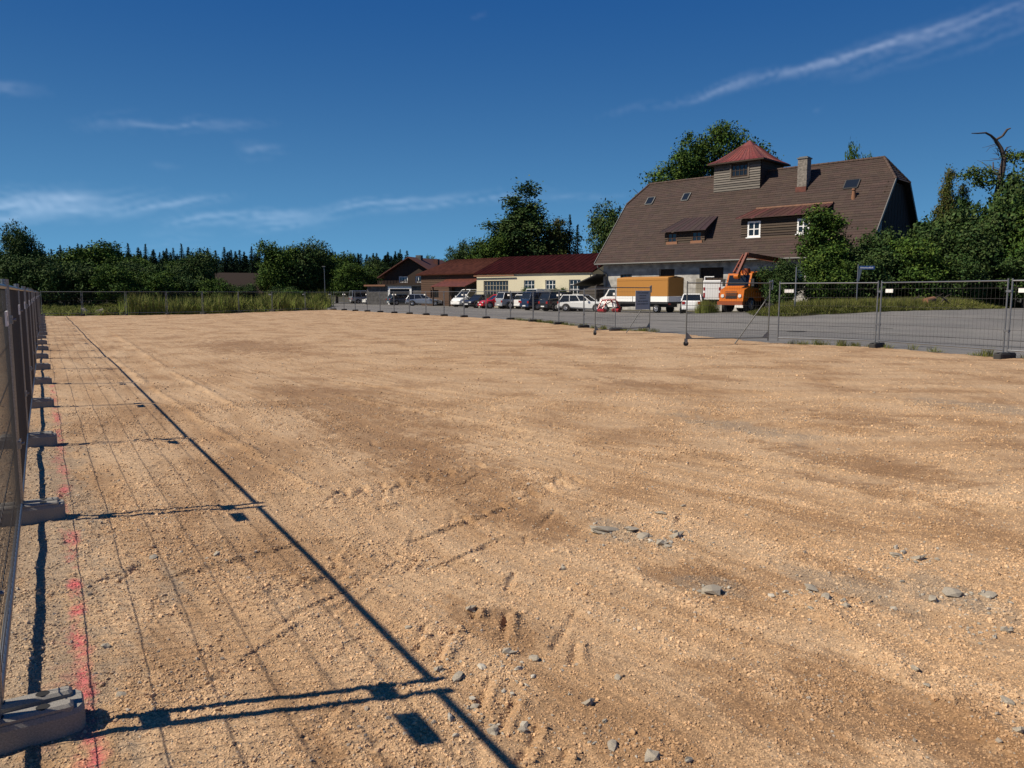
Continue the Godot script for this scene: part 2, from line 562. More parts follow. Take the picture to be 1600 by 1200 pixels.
func build_lot():
	var pg := polar(LOT_R0, 3.0, LOT_K, LOT_FINE, LOT_HALF, 0.09)
	lot_r = PackedFloat32Array()
	var rr := LOT_R0
	while rr < 96.0:
		lot_r.append(rr)
		rr *= 1.0 + (LOT_K if lot_r.size() <= LOT_N1 else LOT_K2)
	lot_a = pg[1]
	var na := lot_a.size()
	var nr := lot_r.size()
	var cols := PackedColorArray()
	var skip := PackedByteArray()
	var gravel := PackedFloat32Array()
	lot_h.resize(na * nr); cols.resize(na * nr); skip.resize(na * nr); gravel.resize(na * nr)
	var n1 := FastNoiseLite.new(); n1.seed = 31; n1.frequency = 1.0; n1.fractal_octaves = 3
	var n2 := FastNoiseLite.new(); n2.seed = 32; n2.frequency = 1.0; n2.fractal_octaves = 5
	var n3 := FastNoiseLite.new(); n3.seed = 33; n3.frequency = 1.0; n3.fractal_octaves = 2
	var SAND := Color(0.50, 0.312, 0.162)
	var PALE := Color(0.60, 0.408, 0.238)
	var BROWN := Color(0.285, 0.152, 0.064)
	var GREY := Color(0.285, 0.235, 0.175)
	# damp brown places: u, s, half length along, half width across
	var damp := [[3.7, 9.4, 3.2, 0.9], [3.5, 7.0, 1.6, 0.8], [3.3, 5.5, 0.9, 0.5], [4.2, 12.5, 4.0, 1.0], [6.0, 28.0, 5.0, 2.0], [9.8, 6.8, 1.1, 0.5], [3.54, 3.5, 0.4, 0.35], [2.95, 2.1, 0.5, 0.5], [3.2, 1.8, 0.7, 0.35], [4.5, 3.2, 0.5, 0.15], [2.05, 3.6, 0.45, 0.22], [10.0, 11.6, 1.4, 0.6], [14.6, 20.8, 1.8, 0.7], [7.5, 5.0, 1.5, 0.5], [6.6, 4.2, 0.9, 0.3], [0.9, 2.5, 0.5, 0.3], [2.6, 2.3, 0.4, 0.3]]
	var grey := [[3.75, 4.5, 0.5, 0.22], [3.5, 3.35, 0.25, 0.2], [4.2, 2.9, 0.5, 0.25], [4.7, 2.5, 0.5, 0.25], [8.0, 7.2, 1.3, 0.35], [12.3, 6.2, 1.5, 0.5], [-0.2, 8.0, 6.0, 0.55], [-0.4, 4.5, 3.0, 0.5], [0.62, 5.2, 0.5, 0.12], [-2.0, 20.0, 60.0, 1.4]]
	for i in nr:
		var r := lot_r[i]
		for j in na:
			var x := sin(lot_a[j]) * r
			var d := cos(lot_a[j]) * r
			var at := i * na + j
			var g0 := G(x, d)
			var u := x * CT + d * ST
			var s := -x * ST + d * CT
			if s > 90.0 or s < -18.0 or u < -5.0 or u > 32.0:
				skip[at] = 1
				lot_h[at] = g0 - 0.4
				continue
			var m := 9.0
			if u < -1.0 or u > 18.0 or s > 69.0 or s < -12.0:
				m = inside(lot_poly, Vector2(x, d))
			if m < -1.6:
				skip[at] = 1
			# tracks swing from along the lot (left) to across it (right)
			var turn := 0.95 * ss(2.5, 9.0, u)
			var ax := s * cos(turn) - u * sin(turn)
			var ac := u * cos(turn) + s * sin(turn)
			var warp := 0.5 * n1.get_noise_2d(u * 0.15, s * 0.15)
			var streak := n2.get_noise_2d((ac + warp) * 1.6, ax * 0.10)
			var fine_st := n2.get_noise_2d((ac + warp) * 7.0 + 90.0, ax * 0.35)
			var patch := n2.get_noise_2d(u * 0.55 + 13.0, s * 0.4)
			var lump := n1.get_noise_2d(x * 5.0, d * 5.0)
			var grain := n3.get_noise_2d(x * 17.0, d * 17.0)
			var loose := clampf(0.5 + 1.6 * n2.get_noise_2d(u * 0.9 + 70.0, s * 0.9) + 0.5 * streak, 0.0, 1.0)
			gravel[at] = loose
			var y := 0.035 * n1.get_noise_2d(x * 0.35, d * 0.35) + 0.010 * streak + 0.007 * fine_st + lump * (0.003 + 0.007 * loose) + grain * (0.0015 + 0.004 * loose)
			lot_h[at] = g0 + y - clampf(-m * 0.25 + 0.08 * streak, 0.0, 0.4) * (1.0 if m < 0.4 else 0.0)
			var c := SAND.lerp(PALE, clampf(0.45 + 0.9 * streak + 0.6 * patch, 0, 1))
			c = c.lerp(BROWN, clampf(0.10 + 1.1 * (-patch) + 0.6 * fine_st - 0.12, 0, 0.55))
			var ragged := 0.75 * n2.get_noise_2d(u * 2.3, s * 1.7) + 0.5 * n2.get_noise_2d(u * 9.0 + 33.0, s * 6.0) + 0.35 * fine_st
			var wet := 0.0
			for q in damp:
				var e := Vector2((s - q[1]) / q[2], (u - q[0]) / q[3]).length()
				if e < 1.9:
					wet = maxf(wet, 1.0 - ss(0.45, 1.05, e + ragged))
			c = c.lerp(BROWN, wet * 0.68)
			var gy := 0.0
			for q in grey:
				var e := Vector2((s - q[1]) / q[2], (u - q[0]) / q[3]).length()
				if e < 1.9:
					gy = maxf(gy, 1.0 - ss(0.5, 1.1, e + ragged))
			c = c.lerp(GREY, gy * 0.5)
			var sp := 1.0 + 0.16 * grain + 0.12 * lump
			c = Color(c.r * sp, c.g * sp, c.b * sp)
			cols[at] = c
	# ridges, ruts and tyre lugs pressed into the sand: points in u, s; height, half width
	var marks := []
	for line in [[[1.5, 49.0], [1.58, 26.0], [1.72, 17.0], [1.91, 11.3], [1.99, 8.4], [2.1, 6.9]], [[2.25, 6.8], [1.95, 7.0], [1.5, 7.0]], [[2.7, 40.0], [2.5, 20.0], [2.6, 12.0]]]:
		for k in line.size() - 1:
			marks.append([line[k], line[k + 1], 0.035, 0.06])
	for line in [[[6.0, 7.0], [6.35, 4.6], [6.96, 3.1]], [[6.6, 21.4], [10.0, 11.6], [12.5, 5.8]], [[7.6, 24.0], [11.6, 13.0], [14.5, 6.5]], [[3.9, 3.0], [3.43, 1.9], [3.27, 1.3]], [[5.0, 16.0], [7.6, 10.0], [9.5, 5.0]], [[8.6, 28.0], [13.6, 15.0], [17.5, 7.0]], [[4.4, 14.0], [5.6, 8.0], [7.2, 4.6]], [[10.0, 33.0], [15.5, 18.0], [19.0, 9.0]]]:
		for k in line.size() - 1:
			marks.append([line[k], line[k + 1], 0.03, 0.09])
	for q in [[[0.75, 2.9], [1.5, 3.7]], [[0.45, 3.6], [1.35, 4.3]], [[0.9, 4.1], [2.1, 4.9]], [[1.1, 4.5], [2.0, 5.6]], [[0.5, 5.3], [1.6, 5.6]], [[2.0, 4.5], [2.9, 4.9]], [[2.2, 5.2], [3.4, 5.6]], [[1.7, 6.2], [2.4, 6.9]], [[2.5, 6.4], [2.75, 6.8]]]:
		marks.append([q[0], q[1], -0.025, 0.03])
		marks.append([[q[0][0] + 0.06, q[0][1] + 0.06], [q[1][0] + 0.06, q[1][1] + 0.06], 0.02, 0.045])
	for q in [[[1.67, 6.50], [1.99, 6.52]], [[2.01, 6.56], [2.27, 6.84]], [[2.26, 6.56], [2.51, 6.82]], [[2.57, 6.61], [2.80, 6.87]], [[2.89, 6.68], [3.07, 6.95]], [[3.12, 6.73], [3.30, 7.00]], [[3.41, 6.84], [3.54, 7.02]], [[2.28, 6.24], [2.56, 6.26]], [[2.34, 6.13], [2.67, 6.19]], [[2.68, 6.03], [2.76, 6.08]], [[1.60, 5.54], [1.82, 5.61]], [[1.62, 5.37], [2.04, 5.30]], [[1.77, 5.13], [2.16, 5.05]], [[1.60, 4.95], [1.67, 5.19]], [[1.98, 4.63], [2.20, 4.89]], [[1.54, 4.73], [1.67, 4.86]], [[1.64, 4.63], [1.95, 4.88]], [[1.21, 4.71], [1.42, 4.88]], [[0.91, 4.68], [1.19, 4.90]], [[1.66, 4.23], [1.74, 4.27]], [[2.10, 4.65], [2.44, 4.58]], [[1.48, 4.27], [1.59, 4.23]], [[1.97, 3.67], [2.06, 3.81]], [[2.06, 3.46], [2.20, 3.69]], [[1.76, 3.59], [1.84, 3.60]], [[1.60, 3.59], [1.71, 3.75]], [[1.59, 3.34], [1.76, 3.56]], [[1.76, 3.56], [1.82, 3.59]], [[1.97, 3.67], [2.03, 3.75]], [[1.98, 3.36], [2.19, 3.66]], [[1.54, 2.85], [1.76, 3.09]], [[1.52, 2.63], [1.76, 2.86]], [[1.48, 2.41], [1.59, 2.49]], [[1.59, 2.49], [1.72, 2.62]], [[2.15, 2.95], [2.32, 3.17]], [[1.65, 2.34], [1.72, 2.41]], [[1.54, 3.50], [1.60, 3.57]]]:
		marks.append([q[0], q[1], -0.024, 0.022])
		marks.append([[q[0][0] + 0.035, q[0][1] - 0.03], [q[1][0] + 0.035, q[1][1] - 0.03], 0.02, 0.03])
	for t in [[2.3, 6.75, 3.9, 7.1, 9, 0.16], [2.9, 5.5, 4.4, 6.0, 8, 0.15], [5.0, 8.0, 6.4, 11.0, 10, 0.2]]:
		for k in int(t[4]):
			var f: float = k / float(t[4] - 1)
			var cu: float = lerpf(t[0], t[2], f)
			var cs: float = lerpf(t[1], t[3], f)
			var dd := Vector2(t[2] - t[0], t[3] - t[1]).normalized().rotated(1.1)
			var w: float = t[5] * rng.randf_range(0.6, 1.2)
			marks.append([[cu - dd.x * w, cs - dd.y * w], [cu + dd.x * w, cs + dd.y * w], -0.028, 0.026])
			marks.append([[cu - dd.x * w + 0.05, cs - dd.y * w + 0.03], [cu + dd.x * w + 0.05, cs + dd.y * w + 0.03], 0.016, 0.035])
	for k in 90:
		var cu := rng.randf_range(0.2, 7.0)
		var cs := rng.randf_range(1.5, 10.0)
		var dd := Vector2.from_angle(rng.randf_range(0.2, 1.3)) * rng.randf_range(0.05, 0.3)
		marks.append([[cu - dd.x, cs - dd.y], [cu + dd.x, cs + dd.y], rng.randf_range(-0.028, 0.018), rng.randf_range(0.018, 0.035)])
	for mk in marks:
		var a := US(mk[0][0], mk[0][1])
		var b := US(mk[1][0], mk[1][1])
		var reach: float = mk[3] * 2.6
		var lo := Vector2(1e9, 1e9)
		var hi := Vector2(-1e9, -1e9)
		var steps := int(a.distance_to(b) / 0.4) + 1
		for st in steps:
			var p0 := a.lerp(b, st / float(steps))
			var p1 := a.lerp(b, (st + 1) / float(steps))
			lo = Vector2(1e9, 1e9); hi = Vector2(-1e9, -1e9)
			for p in [p0, p1]:
				for o in [Vector2(-reach, -reach), Vector2(reach, -reach), Vector2(-reach, reach), Vector2(reach, reach)]:
					var q := lot_index(p.x + o.x, p.y + o.y)
					lo = lo.min(q); hi = hi.max(q)
			var fine_n := int(2.0 * LOT_HALF / LOT_FINE)
			for i in range(maxi(int(lo.x), 0), mini(int(hi.x) + 1, nr - 1)):
				for j in range(maxi(int(lo.y), 0), mini(int(hi.y) + 1, fine_n)):
					var p := Vector2(sin(lot_a[j]), cos(lot_a[j])) * lot_r[i]
					var ab := p1 - p0
					var tt := (p - p0).dot(ab) / ab.length_squared()
					if tt < 0.0 or tt >= 1.0:
						continue
					var whole := (st + tt) / steps
					var wob: float = n1.get_noise_2d(p.x * 2.0, p.y * 2.0) * mk[3] * 0.8
					var off: float = (absf((p - p0 - ab * tt).length()) + 0.0 + wob) / mk[3]
					lot_h[i * na + j] += mk[2] * exp(-off * off) * (0.85 + 0.45 * n2.get_noise_2d(p.x * 6.0, p.y * 6.0)) * ss(0.0, 0.12, whole) * (1.0 - ss(0.88, 1.0, whole))
					if mk[2] > 0.0:
						gravel[i * na + j] = maxf(gravel[i * na + j], exp(-off * off))
	# sprayed pink survey marks
	for q in [[0.05, 3.32, 0.22, 0.07], [0.06, 3.9, 0.2, 0.055], [0.06, 4.42, 0.2, 0.05], [0.07, 5.05, 0.16, 0.045], [0.06, 5.5, 0.1, 0.035], [0.09, 6.6, 0.2, 0.03], [0.08, 9.2, 0.3, 0.05], [0.06, 8.3, 0.25, 0.06], [0.07, 11.0, 1.3, 0.035], [0.07, 13.2, 0.6, 0.04], [0.06, 16.0, 1.2, 0.05], [0.0, 4.1, 0.6, 0.1], [0.02, 9.6, 1.0, 0.12]]:
		for st in 26:
			var ctr := US(q[0] + rng.randfn(0, q[3] * 0.35), q[1] + rng.randfn(0, q[2] * 0.5))
			var rad := rng.randf_range(0.012, 0.05)
			var p1 := lot_index(ctr.x, ctr.y)
			var kr := rad / (sqrt(ctr.length_squared()) * LOT_K)
			var ka := rad / (sqrt(ctr.length_squared()) * LOT_FINE)
			for i in range(maxi(int(p1.x - kr), 0), mini(int(p1.x + kr) + 1, nr)):
				for j in range(maxi(int(p1.y - ka), 0), int(p1.y + ka) + 1):
					var f := 1.0 - Vector2((i - p1.x) / maxf(kr, 0.6), (j - p1.y) / maxf(ka, 0.6)).length()
					if f > 0.0:
						cols[i * na + j] = cols[i * na + j].lerp(Color(0.70, 0.08, 0.12), minf(0.16 if q[3] < 0.09 else 0.06, f))
	for k in 900:
		var s0 := rng.randf_range(2.4, 18.0)
		if n1.get_noise_2d(s0 * 1.3, 5.0) < -0.12:
			continue
		var ctr := US(0.05 + 0.03 * n1.get_noise_2d(s0, 9.0) + rng.randfn(0, 0.022), s0)
		var p1 := lot_index(ctr.x, ctr.y)
		var rad := rng.randf_range(0.012, 0.03)
		var kr := rad * 2.0 / (ctr.length() * (LOT_K if p1.x < LOT_N1 else LOT_K2))
		var ka := rad / (ctr.length() * LOT_FINE)
		for i in range(maxi(int(p1.x - kr), 0), mini(int(p1.x + kr) + 1, nr)):
			for j in range(maxi(int(p1.y - ka), 0), int(p1.y + ka) + 1):
				var f := 1.0 - Vector2((i - p1.x) / maxf(kr, 0.6), (j - p1.y) / maxf(ka, 0.6)).length()
				if f > 0.0 and n3.get_noise_2d(lot_r[i] * 40.0, lot_a[j] * 300.0) > -0.25:
					cols[i * na + j] = cols[i * na + j].lerp(Color(0.66, 0.10, 0.13), minf(0.22, f * 0.5))
	var lot := part("ground", grid_mesh(lot_r, lot_a, lot_h, cols, skip), M.sand, self)
	tag(lot, "sandy gravel surface of the cleared lot with tyre tracks", "", "", "structure")
	# loose gravel
	var st_mesh := pebble(3, 0.35)
	var buf := PackedFloat32Array()
	var count := 0
	for band in [[2.2, 4.5, 9500.0, 0.0022, 0.0050, 0.45], [2.2, 4.5, 1000.0, 0.0045, 0.0095, 0.03], [4.5, 8.0, 4200.0, 0.0032, 0.0068, 0.4], [4.5, 8.0, 420.0, 0.006, 0.0105, 0.02], [8.0, 14.0, 1000.0, 0.005, 0.010, 0.2], [14.0, 34.0, 60.0, 0.008, 0.015, 0.1]]:
		var area: float = LOT_HALF * (band[1] * band[1] - band[0] * band[0])
		for k in int(area * band[2]):
			var r := sqrt(rng.randf_range(band[0] * band[0], band[1] * band[1]))
			var a := rng.randf_range(-LOT_HALF + 0.03, LOT_HALF - 0.03)
			var x := sin(a) * r
			var d := cos(a) * r
			var q := lot_index(x, d)
			var at := int(q.x) * na + int(q.y)
			if rng.randf() > (band[5] + (1.0 - band[5]) * gravel[at] * gravel[at]) * (1.0 - 0.85 * ss(10.0, 34.0, r)) or x * CT + d * ST < -2.5 or x * CT + d * ST > 20.0:
				continue
			var sz := rng.randf_range(band[3], band[4]) * (1.0 + 1.3 * pow(rng.randf(), 6.0))
			var bs := Basis.from_euler(Vector3(rng.randf() * TAU, rng.randf() * TAU, 0)) * Basis.from_scale(Vector3(sz, sz * rng.randf_range(0.5, 0.9), sz * rng.randf_range(0.6, 1.0)))
			var y := lot_height(x, d) + sz * 0.15
			buf.append_array([bs.x.x, bs.y.x, bs.z.x, x, bs.x.y, bs.y.y, bs.z.y, y, bs.x.z, bs.y.z, bs.z.z, -d])
			var c := cols[at]
			var t := rng.randf_range(0.74, 1.18)
			var gr := rng.randf()
			c = c.lerp(PALE, 0.25)
			if gr < 0.07:
				c = c.lerp(Color(0.31, 0.28, 0.235), 0.8)
			buf.append_array([c.r * t, c.g * t, c.b * t, 1.0])
			count += 1
	# broken grey chips round the larger stones
	for q in [[0.95, 5.75, 0.28, 70], [1.15, 5.55, 0.15, 50], [1.24, 4.6, 0.1, 30], [1.9, 4.55, 0.17, 45], [2.75, 4.5, 0.25, 70], [2.8, 5.2, 0.14, 25], [-0.1, 3.6, 0.2, 40], [0.45, 2.95, 0.16, 30], [2.6, 4.0, 0.12, 25], [-0.1, 3.15, 0.12, 25]]:
		for k in int(q[3]):
			var x: float = q[0] + rng.randfn(0, q[2])
			var d: float = q[1] + rng.randfn(0, q[2] * 0.7)
			var sz := rng.randf_range(0.004, 0.012) * (1.0 + 1.6 * pow(rng.randf(), 5.0))
			var bs := Basis.from_euler(Vector3(rng.randf() * TAU, rng.randf() * TAU, 0)) * Basis.from_scale(Vector3(sz, sz * rng.randf_range(0.35, 0.8), sz * rng.randf_range(0.6, 1.0)))
			buf.append_array([bs.x.x, bs.y.x, bs.z.x, x, bs.x.y, bs.y.y, bs.z.y, lot_height(x, d) + sz * 0.2, bs.x.z, bs.y.z, bs.z.z, -d])
			var t := rng.randf_range(0.6, 1.3)
			buf.append_array([0.36 * t, 0.325 * t, 0.265 * t, 1.0])
			count += 1
	var mm := MultiMesh.new()
	mm.transform_format = MultiMesh.TRANSFORM_3D
	mm.use_colors = true
	mm.mesh = st_mesh
	mm.instance_count = count
	mm.buffer = buf
	var mi := MultiMeshInstance3D.new()
	mi.name = "gravel"
	mi.multimesh = mm
	mi.material_override = M.stones
	add_child(mi)
	tag(mi, "loose fine gravel strewn over the sandy lot", "gravel", "", "stuff")

# a rounded angular stone of radius 1
func pebble(seed_: int, rough: float, flat := 1.0) -> ArrayMesh:
	var r := RandomNumberGenerator.new()
	r.seed = seed_
	var mb := MB.new()
	var rings := []
	var lat := [-0.6, 0.05, 0.65]
	for l in lat:
		var row := []
		for k in 6:
			var a: float = TAU * (k + (0.5 if l == lat[1] else 0.0)) / 6.0 + r.randf_range(-0.25, 0.25)
			row.append(Vector3(cos(a) * cos(l), sin(l) * flat, sin(a) * cos(l)) * r.randf_range(1.0 - rough, 1.0 + rough * 0.5))
		rings.append(row)
	var top := Vector3(r.randf_range(-0.2, 0.2), flat * r.randf_range(0.7, 1.0), r.randf_range(-0.2, 0.2))
	var bot := Vector3(0, -0.9 * flat, 0)
	for k in 6:
		var k2 := (k + 1) % 6
		for l in 2:
			var a: Vector3 = rings[l][k]
			var b: Vector3 = rings[l][k2]
			var e: Vector3 = rings[l + 1][k2]
			var f: Vector3 = rings[l + 1][k]
			mb.quad(a, b, e, f, a + b + e + f)
		mb.tri(rings[2][k], rings[2][k2], top, rings[2][k] + rings[2][k2] + top)
		mb.tri(rings[0][k], rings[0][k2], bot, rings[0][k] + rings[0][k2] + bot)
	return mb.mesh()

# ---------------------------------------------------------------- buildings
# local frame of a building: x along its front, z = minus the way back from the front
func L(x: float, y: float, w: float) -> Vector3:
	return Vector3(x, y, -w)
func bbox(mb: MB, x0: float, x1: float, y0: float, y1: float, w0: float, w1: float):
	mb.box(Vector3(x0, y0, -w1), Vector3(x1, y1, -w0))
# wall in the plane w = w0 (thick towards the back) with openings [x0, x1, y0, y1]
func wall_open(mb: MB, xa: float, xb: float, ya: float, yb: float, w0: float, thick: float, holes: Array):
	var xs := [xa, xb]
	var ys := [ya, yb]
	for h in holes:
		xs.append_array([h[0], h[1]]); ys.append_array([h[2], h[3]])
	xs.sort(); ys.sort()
	for i in xs.size() - 1:
		for j in ys.size() - 1:
			var mx: float = (xs[i] + xs[i + 1]) * 0.5
			var my: float = (ys[j] + ys[j + 1]) * 0.5
			if xs[i + 1] - xs[i] < 0.001 or ys[j + 1] - ys[j] < 0.001:
				continue
			var open := false
			for h in holes:
				if mx > h[0] and mx < h[1] and my > h[2] and my < h[3]:
					open = true
			if not open:
				mb.quad(L(xs[i], ys[j], w0), L(xs[i + 1], ys[j], w0), L(xs[i + 1], ys[j + 1], w0), L(xs[i], ys[j + 1], w0), Vector3(0, 0, 1))
	for h in holes:
		mb.quad(L(h[0], h[2], w0), L(h[1], h[2], w0), L(h[1], h[2], w0 + thick), L(h[0], h[2], w0 + thick), Vector3.UP)
		mb.quad(L(h[0], h[3], w0), L(h[1], h[3], w0), L(h[1], h[3], w0 + thick), L(h[0], h[3], w0 + thick), Vector3.DOWN)
		mb.quad(L(h[0], h[2], w0), L(h[0], h[3], w0), L(h[0], h[3], w0 + thick), L(h[0], h[2], w0 + thick), Vector3.RIGHT)
		mb.quad(L(h[1], h[2], w0), L(h[1], h[3], w0), L(h[1], h[3], w0 + thick), L(h[1], h[2], w0 + thick), Vector3.LEFT)
# a window standing in the plane w: pane, frame and bars
func window(parent: Node, x0: float, x1: float, y0: float, y1: float, w: float, nx: int, ny: int, frame_mat: Material, bar := 0.05, called := "window"):
	var mb := MB.new()
	bbox(mb, x0, x1, y0, y1, w + 0.03, w + 0.06)
	var pane := part(called, mb.mesh(), M.glass, parent)
	mb = MB.new()
	var f := bar * 1.5
	bbox(mb, x0, x1, y0, y0 + f, w - 0.02, w + 0.028)
	bbox(mb, x0, x1, y1 - f, y1, w - 0.02, w + 0.028)
	bbox(mb, x0, x0 + f, y0 + f, y1 - f, w - 0.02, w + 0.028)
	bbox(mb, x1 - f, x1, y0 + f, y1 - f, w - 0.02, w + 0.028)
	for k in range(1, nx):
		var x := lerpf(x0, x1, k / float(nx))
		bbox(mb, x - bar * 0.5, x + bar * 0.5, y0 + f, y1 - f, w - 0.01, w + 0.027)
	for k in range(1, ny):
		var y := lerpf(y0, y1, k / float(ny))
		bbox(mb, x0 + f, x1 - f, y - bar * 0.4, y + bar * 0.4, w - 0.005, w + 0.026)
	part("frame", mb.mesh(), frame_mat, pane)
# boards one above the other in the plane w, each its own piece
func boards(parent: Node, xa: float, xb: float, ya: float, yb: float, w: float, step: float, dark: bool, gaps := []):
	var y := ya
	while y < yb - 0.02:
		var top := minf(y + step, yb)
		var runs := [[xa, xb]]
		for g in gaps:
			if top > g[2] + 0.01 and y < g[3] - 0.01:
				var nr := []
				for r in runs:
					if g[1] <= r[0] or g[0] >= r[1]:
						nr.append(r)
						continue
					if g[0] > r[0]: nr.append([r[0], g[0]])
					if g[1] < r[1]: nr.append([g[1], r[1]])
				runs = nr
		for r in runs:
			if r[1] - r[0] < 0.03:
				continue
			var mb := MB.new()
			var t := rng.randf_range(0.55, 1.25)
			mb.col = Color(0.085 * t, 0.056 * t, 0.037 * t) if dark else Color(0.225 * t, 0.2 * t, 0.172 * t)
			var sag := rng.randf_range(-0.012, 0.012)
			var o := rng.randf_range(0.0, 0.015)
			var k := [L(r[0], y + 0.01, w - 0.075 - o), L(r[1], y + 0.01 + sag, w - 0.075 - o), L(r[1], top + sag, w - 0.02), L(r[0], top, w - 0.02)]
			mb.quad(k[0], k[1], k[2], k[3], Vector3(0, 0.2, 1))
			mb.quad(k[0], k[1], L(r[1], y + 0.01 + sag, w), L(r[0], y + 0.01, w), Vector3.DOWN)
			mb.quad(k[2], k[3], L(r[0], top, w), L(r[1], top + sag, w), Vector3.UP)
			part("board", mb.mesh(), M.wood_grey, parent)
		y = top
# roof plane laid with overlapping tile courses; A, B along the eave, C, D above them
func tiled(mb: MB, A: Vector3, B: Vector3, C: Vector3, D: Vector3, course: float, out: Vector3, base: Color, wide := 0.55):
	var up := (D - A).length()
	var nrow := maxi(2, int(up / course))
	var nn := (B - A).cross(D - A).normalized()
	if nn.dot(out) < 0: nn = -nn
	for i in nrow:
		var t0 := i / float(nrow)
		var t1 := (i + 1.08) / float(nrow)
		var a := A.lerp(D, t0)
		var b := B.lerp(C, t0)
		var d := A.lerp(D, minf(t1, 1.0))
		var c := B.lerp(C, minf(t1, 1.0))
		var cnt := maxi(1, int((b - a).length() / wide))
		var rowt := rng.randf_range(0.9, 1.1)
		for j in cnt:
			var f0 := j / float(cnt)
			var f1 := (j + 1) / float(cnt)
			var t := rowt * rng.randf_range(0.85, 1.15)
			mb.col = Color(base.r * t, base.g * t * rng.randf_range(0.95, 1.05), base.b * t)
			var lift := nn * (0.035 + rng.randf_range(-0.008, 0.008))
			var p := a.lerp(b, f0) + lift
			var q := a.lerp(b, f1) + lift
			mb.quad(p, q, d.lerp(c, f1) + nn * 0.01, d.lerp(c, f0) + nn * 0.01, nn)
			mb.quad(p, q, q - lift, p - lift, (A - D))
func beam(mb: MB, a: Vector3, b: Vector3, w: float, h: float):
	var ax := (b - a).normalized()
	var sx := ax.cross(Vector3.UP).normalized()
	var bs := Basis(ax, sx.cross(ax), sx)
	mb.box(Vector3(0, -h * 0.5, -w * 0.5), Vector3((b - a).length(), h * 0.5, w * 0.5), bs, a)

